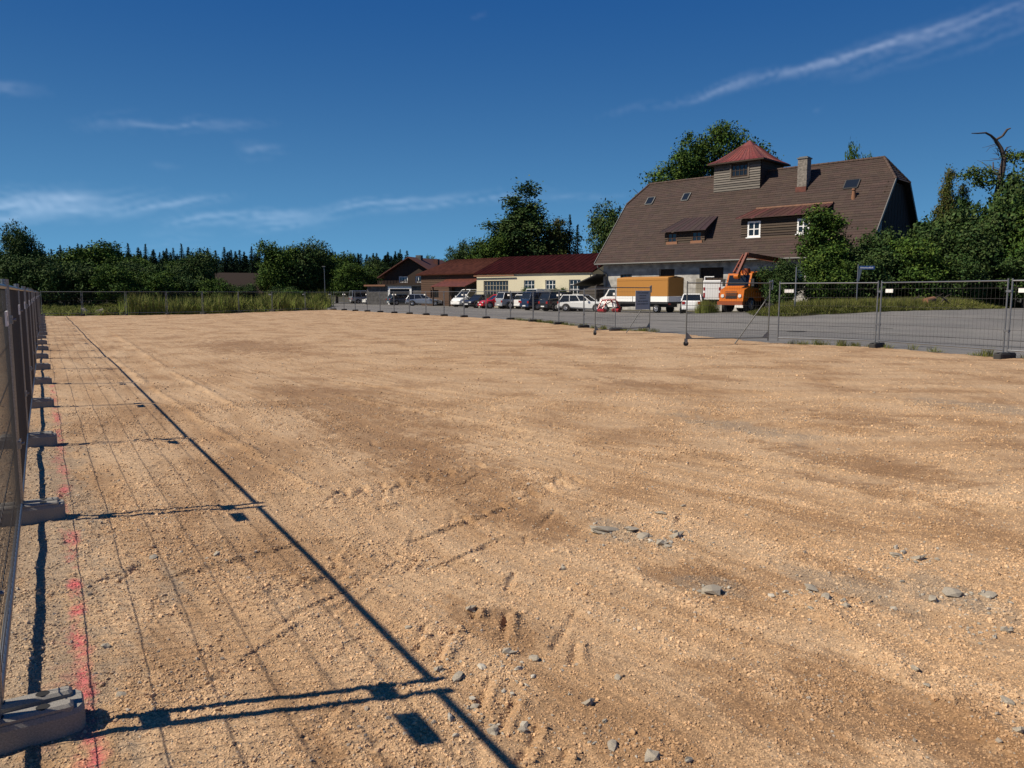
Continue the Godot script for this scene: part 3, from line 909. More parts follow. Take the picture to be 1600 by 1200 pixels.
func build_house():
	var h := thing("farmhouse", "large old house with steep brown tiled roof and boarded roof turret", "house", Vector3(7.942, 0.25, -74.636), -0.762)
	var ln := 25.2
	var run := 6.862
	var he := 4.344
	var hr := 12.38
	var ins := 1.5
	var hd := 1.977
	var hw := run * (1.0 - hd / (hr - he))
	var yh := hr - hd
	var base := Color(0.071, 0.042, 0.032)
	# walls
	var mb := MB.new()
	var wf := 0.75
	var holes := [[2.5, 3.8, 2.5, 3.35], [6.8, 8.4, 2.6, 3.75], [10.9, 13.2, 1.0, 3.8], [16.0, 17.0, 1.8, 3.2], [15.0, 15.8, 0.0, 2.2], [19.0, 20.2, 1.8, 3.2]]
	wall_open(mb, 0.5, ln - 0.5, -0.8, he + 0.75, wf, 0.3, holes)
	bbox(mb, 0.5, ln - 0.5, -0.8, he + 0.6, 2 * run - 1.0, 2 * run - 0.75)
	part("wall", mb.mesh(), M.plaster, h)
	for x in [0.5, ln - 0.5]:
		mb = MB.new()
		var sg := -1.0 if x < 1.0 else 1.0
		var o := [[wf, -0.8], [wf, he + 0.75 * 1.1], [hw + 0.1, yh - 0.1], [2 * run - hw - 0.1, yh - 0.1], [2 * run - wf, he + 0.75 * 1.1], [2 * run - wf, -0.8]]
		for q in [0.0, -sg * 0.3]:
			for k in range(1, 5):
				mb.tri(L(x + q, o[0][1], o[0][0]), L(x + q, o[k][1], o[k][0]), L(x + q, o[k + 1][1], o[k + 1][0]), Vector3(sg, 0, 0) * (1.0 if q == 0.0 else -1.0))
		part("gable_wall", mb.mesh(), M.plaster, h)
	# dark boarding over the rear part of the right gable, with a window beside it
	mb = MB.new()
	for k in 22:
		var w0 := 4.2 + k * 0.36
		var top := minf(yh - 0.15, he + 0.5 + (w0 - 0.2) * 1.15)
		if w0 > run: top = minf(yh - 0.15, he + 0.5 + (2 * run - w0 - 0.5) * 1.15)
		if w0 > 2 * run - 1.0: break
		bbox(mb, ln - 0.498, ln - 0.44 + 0.01 * (k % 2), 2.6, top, w0, w0 + 0.33)
	part("boarding", mb.mesh(), M.wood_dark, h)
	mb = MB.new()
	bbox(mb, ln - 0.498, ln - 0.47, 4.4, 5.7, 2.6, 3.5)
	part("gable_window", mb.mesh(), M.glass, h)
	# openings
	for k in [0, 3, 5]:
		var q: Array = holes[k]
		window(h, q[0], q[1], q[2], q[3], wf + 0.15, 3 if k == 0 else 2, 2, M.wood_dark)
	for k in [1, 2, 4]:
		var q: Array = holes[k]
		mb = MB.new()
		bbox(mb, q[0], q[1], q[2], q[3], wf + 0.28, wf + 0.33)
		var dr := part("door", mb.mesh(), M.black, h)
		mb = MB.new()
		for j in 4:
			var x := lerpf(q[0], q[1], j / 4.0) + 0.02
			bbox(mb, x, x + (q[1] - q[0]) / 4.0 - 0.04, q[2] + 0.03, q[3] - 0.03, wf + 0.25, wf + 0.278)
		part("leaf", mb.mesh(), M.wood_dark, dr)
	# roof
	mb = MB.new()
	var ov := 0.0
	var eL := L(-ov, he, 0); var eR := L(ln + ov, he, 0)
	var hL := L(-ov, yh, hw); var hR := L(ln + ov, yh, hw)
	var rL := L(ins, hr, run); var rR := L(ln - ins, hr, run)
	tiled(mb, eL, eR, hR, hL, 0.27, Vector3(0, 1, 1), base)
	tiled(mb, hL, hR, rR, rL, 0.27, Vector3(0, 1, 1), base)
	var eLb := L(-ov, he, 2 * run); var eRb := L(ln + ov, he, 2 * run)
	var hLb := L(-ov, yh, 2 * run - hw); var hRb := L(ln + ov, yh, 2 * run - hw)
	tiled(mb, eLb, eRb, hRb, hLb, 0.5, Vector3(0, 1, -1), base, 2.0)
	tiled(mb, hLb, hRb, rR, rL, 0.5, Vector3(0, 1, -1), base, 2.0)
	tiled(mb, hR, hRb, rR, rR, 0.3, Vector3(1, 1, 0), base)
	tiled(mb, hL, hLb, rL, rL, 0.3, Vector3(-1, 1, 0), base)
	var roof := part("roof", mb.mesh(), M.tiles, h)
	mb = MB.new()
	for q in [[eL, eR, hR, hL], [eLb, eRb, hRb, hLb], [hL, hR, rR, rL], [hLb, hRb, rR, rL]]:
		var dn := Vector3(0, -0.1, 0)
		mb.quad(q[0] + dn, q[1] + dn, q[2] + dn, q[3] + dn, Vector3.DOWN)
	part("soffit", mb.mesh(), M.wood_dark, roof)
	# ridge and hip caps
	mb = MB.new()
	for q in [[rL, rR], [rL, hL], [rR, hR], [rL, hLb], [rR, hRb]]:
		var cnt := int((q[1] - q[0]).length() / 0.4)
		for k in cnt:
			var a: Vector3 = q[0].lerp(q[1], k / float(cnt)) + Vector3(0, 0.03, 0)
			var b: Vector3 = q[0].lerp(q[1], (k + 1.1) / float(cnt)) + Vector3(0, 0.03, 0)
			var t := rng.randf_range(0.8, 1.25)
			mb.col = Color(0.10 * t, 0.062 * t, 0.047 * t)
			mb.tube(a, b, 0.11, 0.13, 6, false)
	part("ridge_tiles", mb.mesh(), M.tiles, roof)
	# verge boards, gutter, downpipe
	for q in [[eL, hL], [eR, hR], [eLb, hLb], [eRb, hRb]]:
		mb = MB.new()
		var sx := -0.04 if q[0].x < 1.0 else 0.04
		beam(mb, q[0] + Vector3(sx, 0.0, 0), q[1] + Vector3(sx, 0.0, 0), 0.06, 0.2)
		part("verge_board", mb.mesh(), M.zinc_dull, roof)
	mb = MB.new()
	mb.tube(L(0.05, he - 0.02, -0.08), L(ln - 0.05, he - 0.02, -0.08), 0.07, 0.07, 8)
	part("gutter", mb.mesh(), M.zinc_dull, roof)
	mb = MB.new()
	mb.path([L(0.35, he - 0.05, -0.05), L(0.4, he - 0.35, 0.0), L(0.95, he - 0.9, 0.62), L(0.95, -0.5, 0.62)], [0.055, 0.055, 0.055, 0.055], 8)
	part("downpipe", mb.mesh(), M.zinc_dull, h)
	# turret
	var tx0 := 9.45; var tx1 := 13.9; var tw0 := 5.45; var tw1 := 9.9
	var ty := 13.4
	var tw := Node3D.new()
	tw.name = "turret"
	h.add_child(tw)
	mb = MB.new()
	mb.box(L(tx0, 8.0, tw1), L(tx1, ty, tw0 + 0.02))
	part("core", mb.mesh(), M.wood_dark, tw)
	boards(tw, tx0 - 0.02, tx1 + 0.02, 10.35, ty, tw0, 0.21, false, [[11.15, 12.75, 11.95, 13.0]])
	mb = MB.new()
	for k in 13:
		for x in [tx0 - 0.06, tx1 + 0.005]:
			bbox(mb, x, x + 0.055, 10.3 + k * 0.22, 10.5 + k * 0.22, tw0 + 0.05, tw1)
	part("side_boarding", mb.mesh(), M.wood_dark, tw)
	window(tw, 11.15, 12.75, 11.95, 13.0, tw0 - 0.05, 4, 2, M.wood_dark, 0.06)
	mb = MB.new()
	bbox(mb, 11.02, 11.15, 11.85, 13.05, tw0 - 0.11, tw0); bbox(mb, 12.75, 12.88, 11.85, 13.05, tw0 - 0.11, tw0); bbox(mb, 11.02, 12.88, 11.78, 11.9, tw0 - 0.13, tw0)
	mb.col = Color(0.23, 0.19, 0.15)
	for k in mb.c.size(): mb.c[k] = Color(0.22, 0.185, 0.15)
	part("window_trim", mb.mesh(), M.wood_grey, tw)
	mb = MB.new()
	var apex := L((tx0 + tx1) * 0.5, 15.45, (tw0 + tw1) * 0.5)
	var o2 := 0.5
	var rc := [L(tx0 - o2, ty - 0.12, tw0 - o2), L(tx1 + o2, ty - 0.12, tw0 - o2), L(tx1 + o2, ty - 0.12, tw1 + o2), L(tx0 - o2, ty - 0.12, tw1 + o2)]
	for k in 4:
		var a: Vector3 = rc[k]
		var b: Vector3 = rc[(k + 1) % 4]
		var outv := (a + b) * 0.5 - L(11.7, 12.0, 7.6)
		# bell-cast hip roof in sheet strips with standing seams
		var prof := [[0.0, 0.0], [0.2, 0.13], [0.45, 0.38], [0.75, 0.72], [1.0, 1.0]]
		for j in 12:
			var t := rng.randf_range(0.75, 1.3)
			var g := rng.randf_range(0.75, 1.2)
			mb.col = Color(0.215 * t, 0.048 * t * g, 0.038 * t * g)
			for q in prof.size() - 1:
				var l0: float = prof[q][0]; var l1: float = prof[q + 1][0]
				var y0: float = lerpf(a.y, apex.y, prof[q][1]); var y1: float = lerpf(a.y, apex.y, prof[q + 1][1])
				var p := a.lerp(b, j / 12.0); var p2 := a.lerp(b, (j + 1) / 12.0)
				var A0 := p.lerp(apex, l0); A0.y = y0
				var B0 := p2.lerp(apex, l0); B0.y = y0
				var B1 := p2.lerp(apex, l1); B1.y = y1
				var A1 := p.lerp(apex, l1); A1.y = y1
				mb.quad(A0, B0, B1, A1, outv + Vector3.UP * 3.0)
				if j > 0 and q < 3:
					mb.tube(A0, A1, 0.035, 0.03, 4, false)
	part("turret_roof", mb.mesh(), M.rust_red, tw)
	mb = MB.new()
	mb.box(L(tx0 - o2, ty - 0.25, tw1 + o2), L(tx1 + o2, ty - 0.125, tw0 - o2))
	part("turret_eaves", mb.mesh(), M.wood_dark, tw)
	# chimney
	mb = MB.new()
	bbox(mb, 17.45, 18.25, 9.2, 12.75, 4.95, 5.75)
	var ch := part("chimney", mb.mesh(), M.chimney, h)
	mb = MB.new()
	bbox(mb, 17.38, 18.32, 12.752, 12.85, 4.88, 5.82)
	bbox(mb, 17.5, 18.2, 12.86, 12.93, 5.0, 5.7)
	part("cap", mb.mesh(), M.zinc_dull, ch)
	mb = MB.new()
	bbox(mb, 17.4, 18.3, 9.6, 10.45, 4.8, 4.94)
	part("flashing", mb.mesh(), M.orange_sheet, ch)
	# roof lights: x, way up the slope
	for q in [[2.3, 3.1, 4.95, 5.55], [6.3, 7.0, 5.0, 5.6], [21.4, 22.5, 4.75, 5.35]]:
		mb = MB.new()
		var sl := (hr - he) / run
		var A := L(q[0], he + sl * q[2], q[2]); var B := L(q[1], he + sl * q[2], q[2])
		var C := L(q[1], he + sl * q[3], q[3]); var D := L(q[0], he + sl * q[3], q[3])
		var nn := Vector3(0, 1, sl).normalized()
		beam(mb, A + nn * 0.08, B + nn * 0.08, 0.1, 0.1); beam(mb, C + nn * 0.08, D + nn * 0.08, 0.08, 0.1)
		beam(mb, A + nn * 0.08, D + nn * 0.08, 0.08, 0.1); beam(mb, B + nn * 0.08, C + nn * 0.08, 0.08, 0.1)
		var sk := part("roof_light", mb.mesh(), M.zinc_dull if q[0] < 10.0 else M.black, h)
		mb = MB.new()
		mb.quad(A + nn * 0.11, B + nn * 0.11, C + nn * 0.11, D + nn * 0.11, nn)
		part("pane", mb.mesh(), M.glass, sk)
	# clay vent
	mb = MB.new()
	mb.tube(L(22.5, 8.8, 4.1), L(22.5, 9.35, 4.05), 0.24, 0.17, 10)
	mb.tube(L(22.5, 9.35, 4.05), L(22.5, 9.75, 4.02), 0.15, 0.12, 10)
	mb.tube(L(22.5, 9.68, 4.02), L(22.5, 9.8, 4.02), 0.18, 0.14, 10)
	part("vent_pipe", mb.mesh(), M.clay, h)
	# dormers: x0, x1, front way back, sill, top of wall, eave height, where the roof dies away
	dormer(h, 6.85, 10.9, 1.5, 6.05, 7.02, 3.35, 8.28, Color(0.075, 0.04, 0.035), true)
	dormer(h, 14.25, 20.9, 1.6, 6.12, 7.75, 3.65, 8.65, Color(0.115, 0.040, 0.028), false)

func dormer(h: Node, x0: float, x1: float, w0: float, y0: float, y1: float, wr: float, yr: float, c: Color, small: bool):
	var dm := Node3D.new()
	dm.name = "dormer"
	h.add_child(dm, true)
	var mb := MB.new()
	# cheeks and core
	for x in [x0, x1]:
		mb.tri(L(x, y0 - 0.1, w0), L(x, y1, w0), L(x, yr - 0.15, wr), Vector3(-1 if x == x0 else 1, 0, 0))
	mb.quad(L(x0, y0 - 0.2, w0 + 0.02), L(x1, y0 - 0.2, w0 + 0.02), L(x1, y1, w0 + 0.02), L(x0, y1, w0 + 0.02), Vector3(0, 0, 1))
	part("core", mb.mesh(), M.wood_dark, dm)
	var wins := [[x0 + 0.3, x0 + 1.25, y0 + 0.05, y1 - 0.06], [x1 - 1.25, x1 - 0.3, y0 + 0.05, y1 - 0.06]] if small else [[14.85, 16.0, 6.25, 7.55], [19.1, 20.1, 6.3, 7.5]]
	boards(dm, x0, x1, y0, y1, w0, 0.2, true, wins)
	for q in wins:
		window(dm, q[0], q[1], q[2], q[3], w0 - 0.03, 2, 2, M.wood_brown if small else M.white_paint, 0.05 if small else 0.09)
	mb = MB.new()
	if small:
		for q in wins:
			mb = MB.new()
			bbox(mb, q[0] - 0.1, q[1] + 0.1, q[2] - 0.16, q[2] + 0.1, w0 - 0.14, w0 - 0.06)
			part("sill", mb.mesh(), M.clay, dm)
	else:
		bbox(mb, x0 - 0.05, x1 + 0.05, y0 - 0.1, y0 - 0.01, w0 - 0.16, w0 - 0.02)
		part("sill", mb.mesh(), M.wood_brown, dm)
		for q in wins:
			mb = MB.new()
			bbox(mb, q[0] - 0.08, q[1] + 0.08, q[2] - 0.09, q[2] - 0.005, w0 - 0.17, w0 - 0.05)
			part("window_sill", mb.mesh(), M.white_paint, dm)
	# sheet roof in strips, its upper edge running into the tiles
	mb = MB.new()
	var o := 0.3
	var a := L(x0 - o, y1 + 0.02, w0 - 0.45)
	var b := L(x1 + o, y1 + 0.02, w0 - 0.45)
	var e := L(x1 + o * 0.6, yr + 0.06, wr)
	var f := L(x0 + (0.9 if small else 0.3), yr + 0.06, wr)
	var cnt := int((x1 - x0) / 0.5)
	for k in cnt:
		var t := rng.randf_range(0.7, 1.35)
		mb.col = Color(c.r * t, c.g * t * rng.randf_range(0.85, 1.2), c.b * t)
		var p := a.lerp(b, k / float(cnt)); var q := a.lerp(b, (k + 1) / float(cnt))
		var r := f.lerp(e, (k + 1) / float(cnt)); var s := f.lerp(e, k / float(cnt))
		var up := Vector3(0, 0.07, 0)
		mb.quad(p + up, q + up, r + up, s + up, Vector3(0, 1, 0.4))
		mb.quad(p, q, r, s, Vector3(0, -1, 0))
		mb.quad(p, q, q + up, p + up, Vector3(0, 0, 1))
		mb.tube(p + up, s + up, 0.03, 0.03, 4, false)
	mb.quad(b, e, e + Vector3(0, 0.07, 0), b + Vector3(0, 0.07, 0), Vector3.RIGHT)
	mb.quad(a, f, f + Vector3(0, 0.07, 0), a + Vector3(0, 0.07, 0), Vector3.LEFT)
	part("dormer_roof", mb.mesh(), M.rust_red, dm)
	if not small:
		mb = MB.new()
		mb.col = Color(0.34, 0.17, 0.10)
		beam(mb, f + Vector3(0, 0.1, 0), e + Vector3(0, 0.1, 0), 0.25, 0.12)
		part("ridge_strip", mb.mesh(), M.rust_red, dm)

# a plain building with a gabled or monopitch roof, made of wall, roof and openings
func gabled(h: Node, ln: float, dp: float, he: float, hr: float, wall: Material, roof: Material, ov: float, along: bool, holes := []):
	var mb := MB.new()
	wall_open(mb, 0, ln, -1.0, he if along else he, 0, 0.25, holes)
	bbox(mb, 0.0, ln, -1.0, he, dp - 0.2, dp)
	if along:
		for x in [0.0, ln]:
			var o := Vector3(-1 if x == 0.0 else 1, 0, 0)
			mb.quad(L(x, -1, 0), L(x, he, 0), L(x, he, dp), L(x, -1, dp), o)
			mb.tri(L(x, he, 0), L(x, hr, dp * 0.5), L(x, he, dp), o)
	else:
		for w in [0.0, dp]:
			mb.tri(L(0, he, w), L(ln * 0.5, hr, w), L(ln, he, w), Vector3(0, 0, 1 if w == 0.0 else -1))
		for x in [0.0, ln]:
			mb.quad(L(x, -1, 0), L(x, he, 0), L(x, he, dp), L(x, -1, dp), Vector3(-1 if x == 0.0 else 1, 0, 0))
	part("wall", mb.mesh(), wall, h)
	mb = MB.new()
	var th := 0.14
	if along:
		var k := (hr - he) / (dp * 0.5)
		for sgn in [0, 1]:
			var w0 := -ov if sgn == 0 else dp + ov
			var ye := he - ov * k + 0.05
			var A := L(-ov, ye, w0); var B := L(ln + ov, ye, w0)
			var C := L(ln + ov, hr + 0.05, dp * 0.5); var D := L(-ov, hr + 0.05, dp * 0.5)
			slab(mb, A, B, C, D, th)
	else:
		var k := (hr - he) / (ln * 0.5)
		for sgn in [0, 1]:
			var x0 := -ov if sgn == 0 else ln + ov
			var ye := he - ov * k + 0.05
			slab(mb, L(x0, ye, -ov), L(x0, ye, dp + ov), L(ln * 0.5, hr + 0.05, dp + ov), L(ln * 0.5, hr + 0.05, -ov), th)
	return part("roof", mb.mesh(), roof, h)
func slab(mb: MB, A: Vector3, B: Vector3, C: Vector3, D: Vector3, th: float):
	var u := Vector3(0, th, 0)
	mb.quad(A + u, B + u, C + u, D + u, Vector3.UP)
	mb.quad(A, B, C, D, Vector3.DOWN)
	var m := (A + C) * 0.5
	for q in [[A, B], [B, C], [C, D], [D, A]]:
		mb.quad(q[0], q[1], q[1] + u, q[0] + u, (q[0] + q[1]) * 0.5 - m)
func seams(parent: Node, A: Vector3, B: Vector3, C: Vector3, D: Vector3, n: int, m: Material, called := "seam"):
	var mb := MB.new()
	for k in n + 1:
		var p := A.lerp(B, k / float(n))
		var q := D.lerp(C, k / float(n))
		mb.tube(p, q, 0.035, 0.035, 4, false)
	part(called, mb.mesh(), m, parent)

func build_other_buildings():
	# cream workshop with the dark red roof
	var g := 0.25
	var h := thing("workshop", "long cream workshop with dark red metal roof behind the parked cars", "building", Vector3(-4.1, g, -90.0), -0.72)
	var holes := [[1.1, 4.9, 0.3, 3.0], [7.2, 8.7, 1.0, 3.0], [10.2, 11.6, 1.0, 3.0], [13.4, 14.9, 1.0, 3.0]]
	gabled(h, 16.4, 10.0, 3.75, 5.75, M.cream, M.red_sheet, 0.22, true, holes)
	seams(h, L(-0.2, 3.86, -0.2), L(16.6, 3.86, -0.2), L(16.6, 5.95, 5.0), L(-0.2, 5.95, 5.0), 26, M.red_sheet, "roof_seam")
	window(h, 1.1, 4.9, 0.3, 3.0, 0.12, 8, 5, M.box_beige, 0.075, "gate_window")
	for k in [1, 2, 3]:
		window(h, holes[k][0], holes[k][1], holes[k][2], holes[k][3], 0.12, 3, 4, M.white_paint, 0.05)
	var mb := MB.new()
	bbox(mb, -0.2, 6.0, 3.5, 3.62, -0.32, -0.23)
	part("fascia", mb.mesh(), M.clay, h)
	mb = MB.new()
	mb.tube(L(16.4, 3.6, -0.4), L(16.2, 3.2, -0.06), 0.05, 0.05)
	mb.tube(L(16.2, 3.2, -0.06), L(16.2, 0.0, -0.06), 0.05, 0.05)
	part("downpipe", mb.mesh(), M.zinc_dull, h)
	# timber shed with brown roof to its left
	h = thing("timber_shed", "brown timber shed with reddish brown roof left of cream workshop", "shed", Vector3(-11.9, g, -101.5), -0.80)
	var rf: Node = gabled(h, 11.5, 11.0, 4.0, 5.9, M.wood_brown, M.brown_sheet, 0.5, true, [[2.0, 3.6, 1.0, 2.0], [6.3, 10.8, 0.0, 2.7]])
	seams(rf, L(-0.4, 3.96, -0.4), L(11.9, 3.96, -0.4), L(11.9, 6.12, 5.5), L(-0.4, 6.12, 5.5), 18, M.brown_sheet, "roof_seam")
	window(h, 2.0, 3.6, 1.0, 2.0, 0.15, 3, 1, M.wood_dark)
	mb = MB.new()
	for k in 16:
		bbox(mb, 0.0, 6.2, 0.1 + k * 0.24, 0.3 + k * 0.24, -0.03, -0.001) if k < 3 or k > 8 else bbox(mb, 0.0, 1.95, 0.1 + k * 0.24, 0.3 + k * 0.24, -0.03, -0.001)
	part("boarding", mb.mesh(), M.wood_brown, h)
	mb = MB.new()
	bbox(mb, 6.3, 10.8, 0.0, 2.7, 0.26, 0.3)
	part("door", mb.mesh(), M.black, h)
	mb = MB.new()
	slab(mb, L(5.3, 2.35, -2.6), L(11.8, 2.35, -2.6), L(11.8, 3.25, -0.05), L(5.3, 3.25, -0.05), 0.1)
	var cp := part("canopy", mb.mesh(), M.orange_sheet, h)
	for x in [5.4, 8.6, 11.6]:
		mb = MB.new()
		mb.box(L(x, -0.8, -2.3), L(x + 0.14, 2.4, -2.46))
		part("canopy_post", mb.mesh(), M.wood_dark, cp)
	# dark chalet, gable towards the lot
	h = thing("chalet", "dark timber house with red tiled gable roof and two chimneys", "house", Vector3(-18.6, g, -113.0), -0.30)
	rf = gabled(h, 8.4, 11.0, 4.15, 6.6, M.wood_dark, M.tile_roof, 0.8, false, [[2.3, 3.7, 3.1, 4.0], [4.9, 6.3, 3.1, 4.0]])
	for q in [[2.3, 3.7], [4.9, 6.3]]:
		window(h, q[0], q[1], 3.1, 4.0, 0.1, 3, 1, M.white_paint, 0.09)
	mb = MB.new()
	bbox(mb, -0.6, 9.0, 2.75, 2.9, -1.1, -0.01)
	for k in 40:
		bbox(mb, -0.55 + k * 0.235, -0.44 + k * 0.235, 2.9, 3.4, -1.1, -1.05)
	part("balcony", mb.mesh(), M.wood_dark, h)
	mb = MB.new()
	bbox(mb, 4.1, 4.9, 5.6, 7.1, 2.0, 2.8)
	part("chimney", mb.mesh(), M.render_grey, rf)
	mb = MB.new()
	bbox(mb, 5.2, 5.9, 5.0, 6.7, 6.0, 6.7)
	part("chimney", mb.mesh(), M.tile_roof, rf)
	# low garage in front of it
	h = thing("garage", "low grey garage with white door frame beneath dark chalet", "garage", Vector3(-20.5, g, -109.5), -0.30)
	mb = MB.new()
	wall_open(mb, 0, 11.8, -0.8, 2.55, 0, 0.25, [[3.6, 6.6, 0.0, 2.2]])
	bbox(mb, 0, 0.2, -0.8, 2.55, 0.02, 2.4); bbox(mb, 11.6, 11.8, -0.8, 2.55, 0.02, 2.4)
	part("wall", mb.mesh(), M.render_grey, h)
	mb = MB.new()
	slab(mb, L(-0.3, 2.55, -0.4), L(3.0, 2.55, -0.4), L(3.0, 2.55, 2.6), L(-0.3, 2.55, 2.6), 0.22)
	part("roof", mb.mesh(), M.clay, h)
	mb = MB.new()
	slab(mb, L(3.01, 2.56, -0.3), L(12.1, 2.56, -0.3), L(12.1, 2.56, 2.6), L(3.01, 2.56, 2.6), 0.12)
	part("roof", mb.mesh(), M.slate, h)
	mb = MB.new()
	bbox(mb, 3.3, 3.6, 0, 2.55, -0.12, -0.01); bbox(mb, 6.6, 6.9, 0, 2.55, -0.12, -0.01); bbox(mb, 3.3, 6.9, 2.2, 2.55, -0.14, -0.121)
	part("door_frame", mb.mesh(), M.white_paint, h)
	mb = MB.new()
	for k in 5:
		bbox(mb, 3.6, 6.6, k * 0.44, 0.425 + k * 0.44, 0.1, 0.14)
	part("door", mb.mesh(), M.black, h)
	# houses among the far trees
	h = thing("far_house", "small far house with dark roof among trees left of centre", "house", Vector3(-48.0, 0.2, -128.0), 0.55)
	gabled(h, 6.5, 6.0, 1.9, 4.9, M.plaster, M.wood_dark, 0.5, true, [[2.4, 3.4, 0.6, 1.6]])
	window(h, 2.4, 3.4, 0.6, 1.6, 0.1, 2, 1, M.wood_dark)
	h = thing("far_house", "far house showing an orange tiled roof between dark trees", "house", Vector3(-46.5, 0.2, -138.0), 0.2)
	rf = gabled(h, 6.0, 7.0, 2.6, 4.0, M.plaster, M.clay, 0.5, true)
	mb = MB.new()
	bbox(mb, 2.6, 3.1, 3.4, 4.7, 2.6, 3.1)
	part("chimney", mb.mesh(), M.clay, rf)
	h = thing("far_house", "grey roofed house half hidden behind trees left of the chalet", "house", Vector3(-27.5, 0.2, -134.0), -0.5)
	gabled(h, 7.0, 8.0, 3.4, 5.3, M.plaster, M.zinc_dull, 0.5, true)
	# lean-to shed against the left end of the large house
	h = thing("lean_to", "weathered plank lean-to shed at the left end of the large house", "shed", Vector3(5.6, g, -76.3), -0.762)
	for k in 10:
		var top := 2.9 + 0.0 * k
		mb = MB.new()
		var t := rng.randf_range(0.7, 1.25)
		mb.col = Color(0.10 * t, 0.085 * t, 0.07 * t)
		bbox(mb, 1.3, 3.4, -0.4 + k * 0.27, -0.16 + k * 0.27, 0.0, 0.04)
		part("plank", mb.mesh(), M.wood_grey, h)
	mb = MB.new()
	bbox(mb, 1.35, 3.35, -0.5, 2.3, 0.06, 0.1); bbox(mb, 1.3, 1.4, -0.5, 2.3, 0.045, 3.0); bbox(mb, 3.3, 3.4, -0.5, 2.4, 0.045, 3.0)
	part("frame", mb.mesh(), M.wood_dark, h)
	mb = MB.new()
	slab(mb, L(0.9, 2.3, -0.5), L(0.9, 2.3, 3.2), L(3.7, 3.3, 3.2), L(3.7, 3.3, -0.5), 0.1)
	part("roof", mb.mesh(), M.slate, h)
	# grey annexe between workshop and house
	h = thing("annexe", "grey rendered annexe between workshop and large house", "building", Vector3(6.9, g, -83.5), -0.762)
	mb = MB.new()
	wall_open(mb, 0, 5.0, -0.8, 3.0, 0, 0.25, [[1.6, 3.0, 1.5, 2.4]])
	bbox(mb, 0.0, 0.2, -0.8, 3.0, 0.01, 5.0)
	part("wall", mb.mesh(), M.render_grey, h)
	window(h, 1.6, 3.0, 1.5, 2.4, 0.12, 2, 1, M.wood_dark)
	mb = MB.new()
	slab(mb, L(-0.3, 3.0, -0.3), L(5.2, 3.9, -0.3), L(5.2, 3.9, 5.2), L(-0.3, 3.0, 5.2), 0.1)
	part("roof", mb.mesh(), M.slate, h)

# ---------------------------------------------------------------- plants
# leaves in clumps spread through lobes [centre, radii]
func leafy(seed_: int, lobes: Array, clumps: int, per: int, size: float, spread: float, pal: Array) -> ArrayMesh:
	var r := RandomNumberGenerator.new()
	r.seed = seed_
	var v := PackedVector3Array()
	var n := PackedVector3Array()
	var c := PackedColorArray()
	var tot := 0.0
	var acc := []
	for l in lobes:
		tot += pow(l[1].x * l[1].y * l[1].z, 0.72)
		acc.append(tot)
	for k in clumps:
		var pick := r.randf() * tot
		var li := 0
		while acc[li] < pick:
			li += 1
		var dirv := Vector3(r.randfn(), r.randfn(), r.randfn()).normalized()
		var rad := pow(r.randf_range(0.12, 1.0), 0.42)
		if r.randf() < 0.1: rad *= r.randf_range(1.0, 1.22)
		var ctr: Vector3 = lobes[li][0] + dirv * lobes[li][1] * rad
		var base: Color = pal[r.randi() % pal.size()]
		var ct := r.randf_range(0.8, 1.2)
		var sp := spread * r.randf_range(0.6, 1.3)
		for q in per:
			var off := Vector3(r.randfn(), r.randfn() * 0.8, r.randfn()) * sp * 0.5
			var p := ctr + off
			var nn := (dirv * 0.6 + Vector3(r.randfn(), r.randfn() + 0.5, r.randfn()) * 0.7).normalized()
			var tx := nn.cross(Vector3(r.randfn(), r.randfn(), r.randfn())).normalized()
			var ty := nn.cross(tx)
			var s := size * r.randf_range(0.5, 1.2) * (1.0 + 0.6 * pow(r.randf(), 3.0))
			var a := p - tx * s * 0.5
			var b := p - ty * s * 0.3 + tx * s * 0.05
			var e := p + tx * s * 0.55 - nn * s * 0.12
			var f := p + ty * s * 0.3 + tx * s * 0.05
			v.append_array([a, b, e, a, e, f])
			var t := ct * r.randf_range(0.75, 1.25)
			var co := Color(base.r * t * r.randf_range(0.9, 1.12), base.g * t, base.b * t)
			for z in 6:
				n.append(nn); c.append(co)
	return arrays(v, n, c)
func arrays(v, n, c) -> ArrayMesh:
	var a := []
	a.resize(Mesh.ARRAY_MAX)
	a[Mesh.ARRAY_VERTEX] = v
	a[Mesh.ARRAY_COLOR] = c
	var m := ArrayMesh.new()
	m.add_surface_from_arrays(Mesh.PRIMITIVE_TRIANGLES, a)
	return m
func lobes_of(seed_: int, h0: float, h1: float, rad: float, count: int, cone := 0.0) -> Array:
	var r := RandomNumberGenerator.new()
	r.seed = seed_
	var out := []
	var mid := (h0 + h1) * 0.5
	var half := (h1 - h0) * 0.5
	for k in count:
		var t := (k + 0.5) / count
		var y := lerpf(-0.85, 0.85, t)
		var w := sqrt(1.0 - y * y * 0.8) * (1.0 - cone * (t - 0.3))
		var a := k * 2.4 + r.randf_range(-0.4, 0.4)
		var d := rad * w * r.randf_range(0.35, 0.72)
		var s := rad * r.randf_range(0.28, 0.5) * (1.0 - cone * 0.45 * t)
		out.append([Vector3(cos(a) * d, mid + y * half * 0.92, sin(a) * d), Vector3(s, s * r.randf_range(0.7, 1.0), s)])
	out.append([Vector3(0, mid, 0), Vector3(rad * 0.5, half * 0.85, rad * 0.5)])
	return out
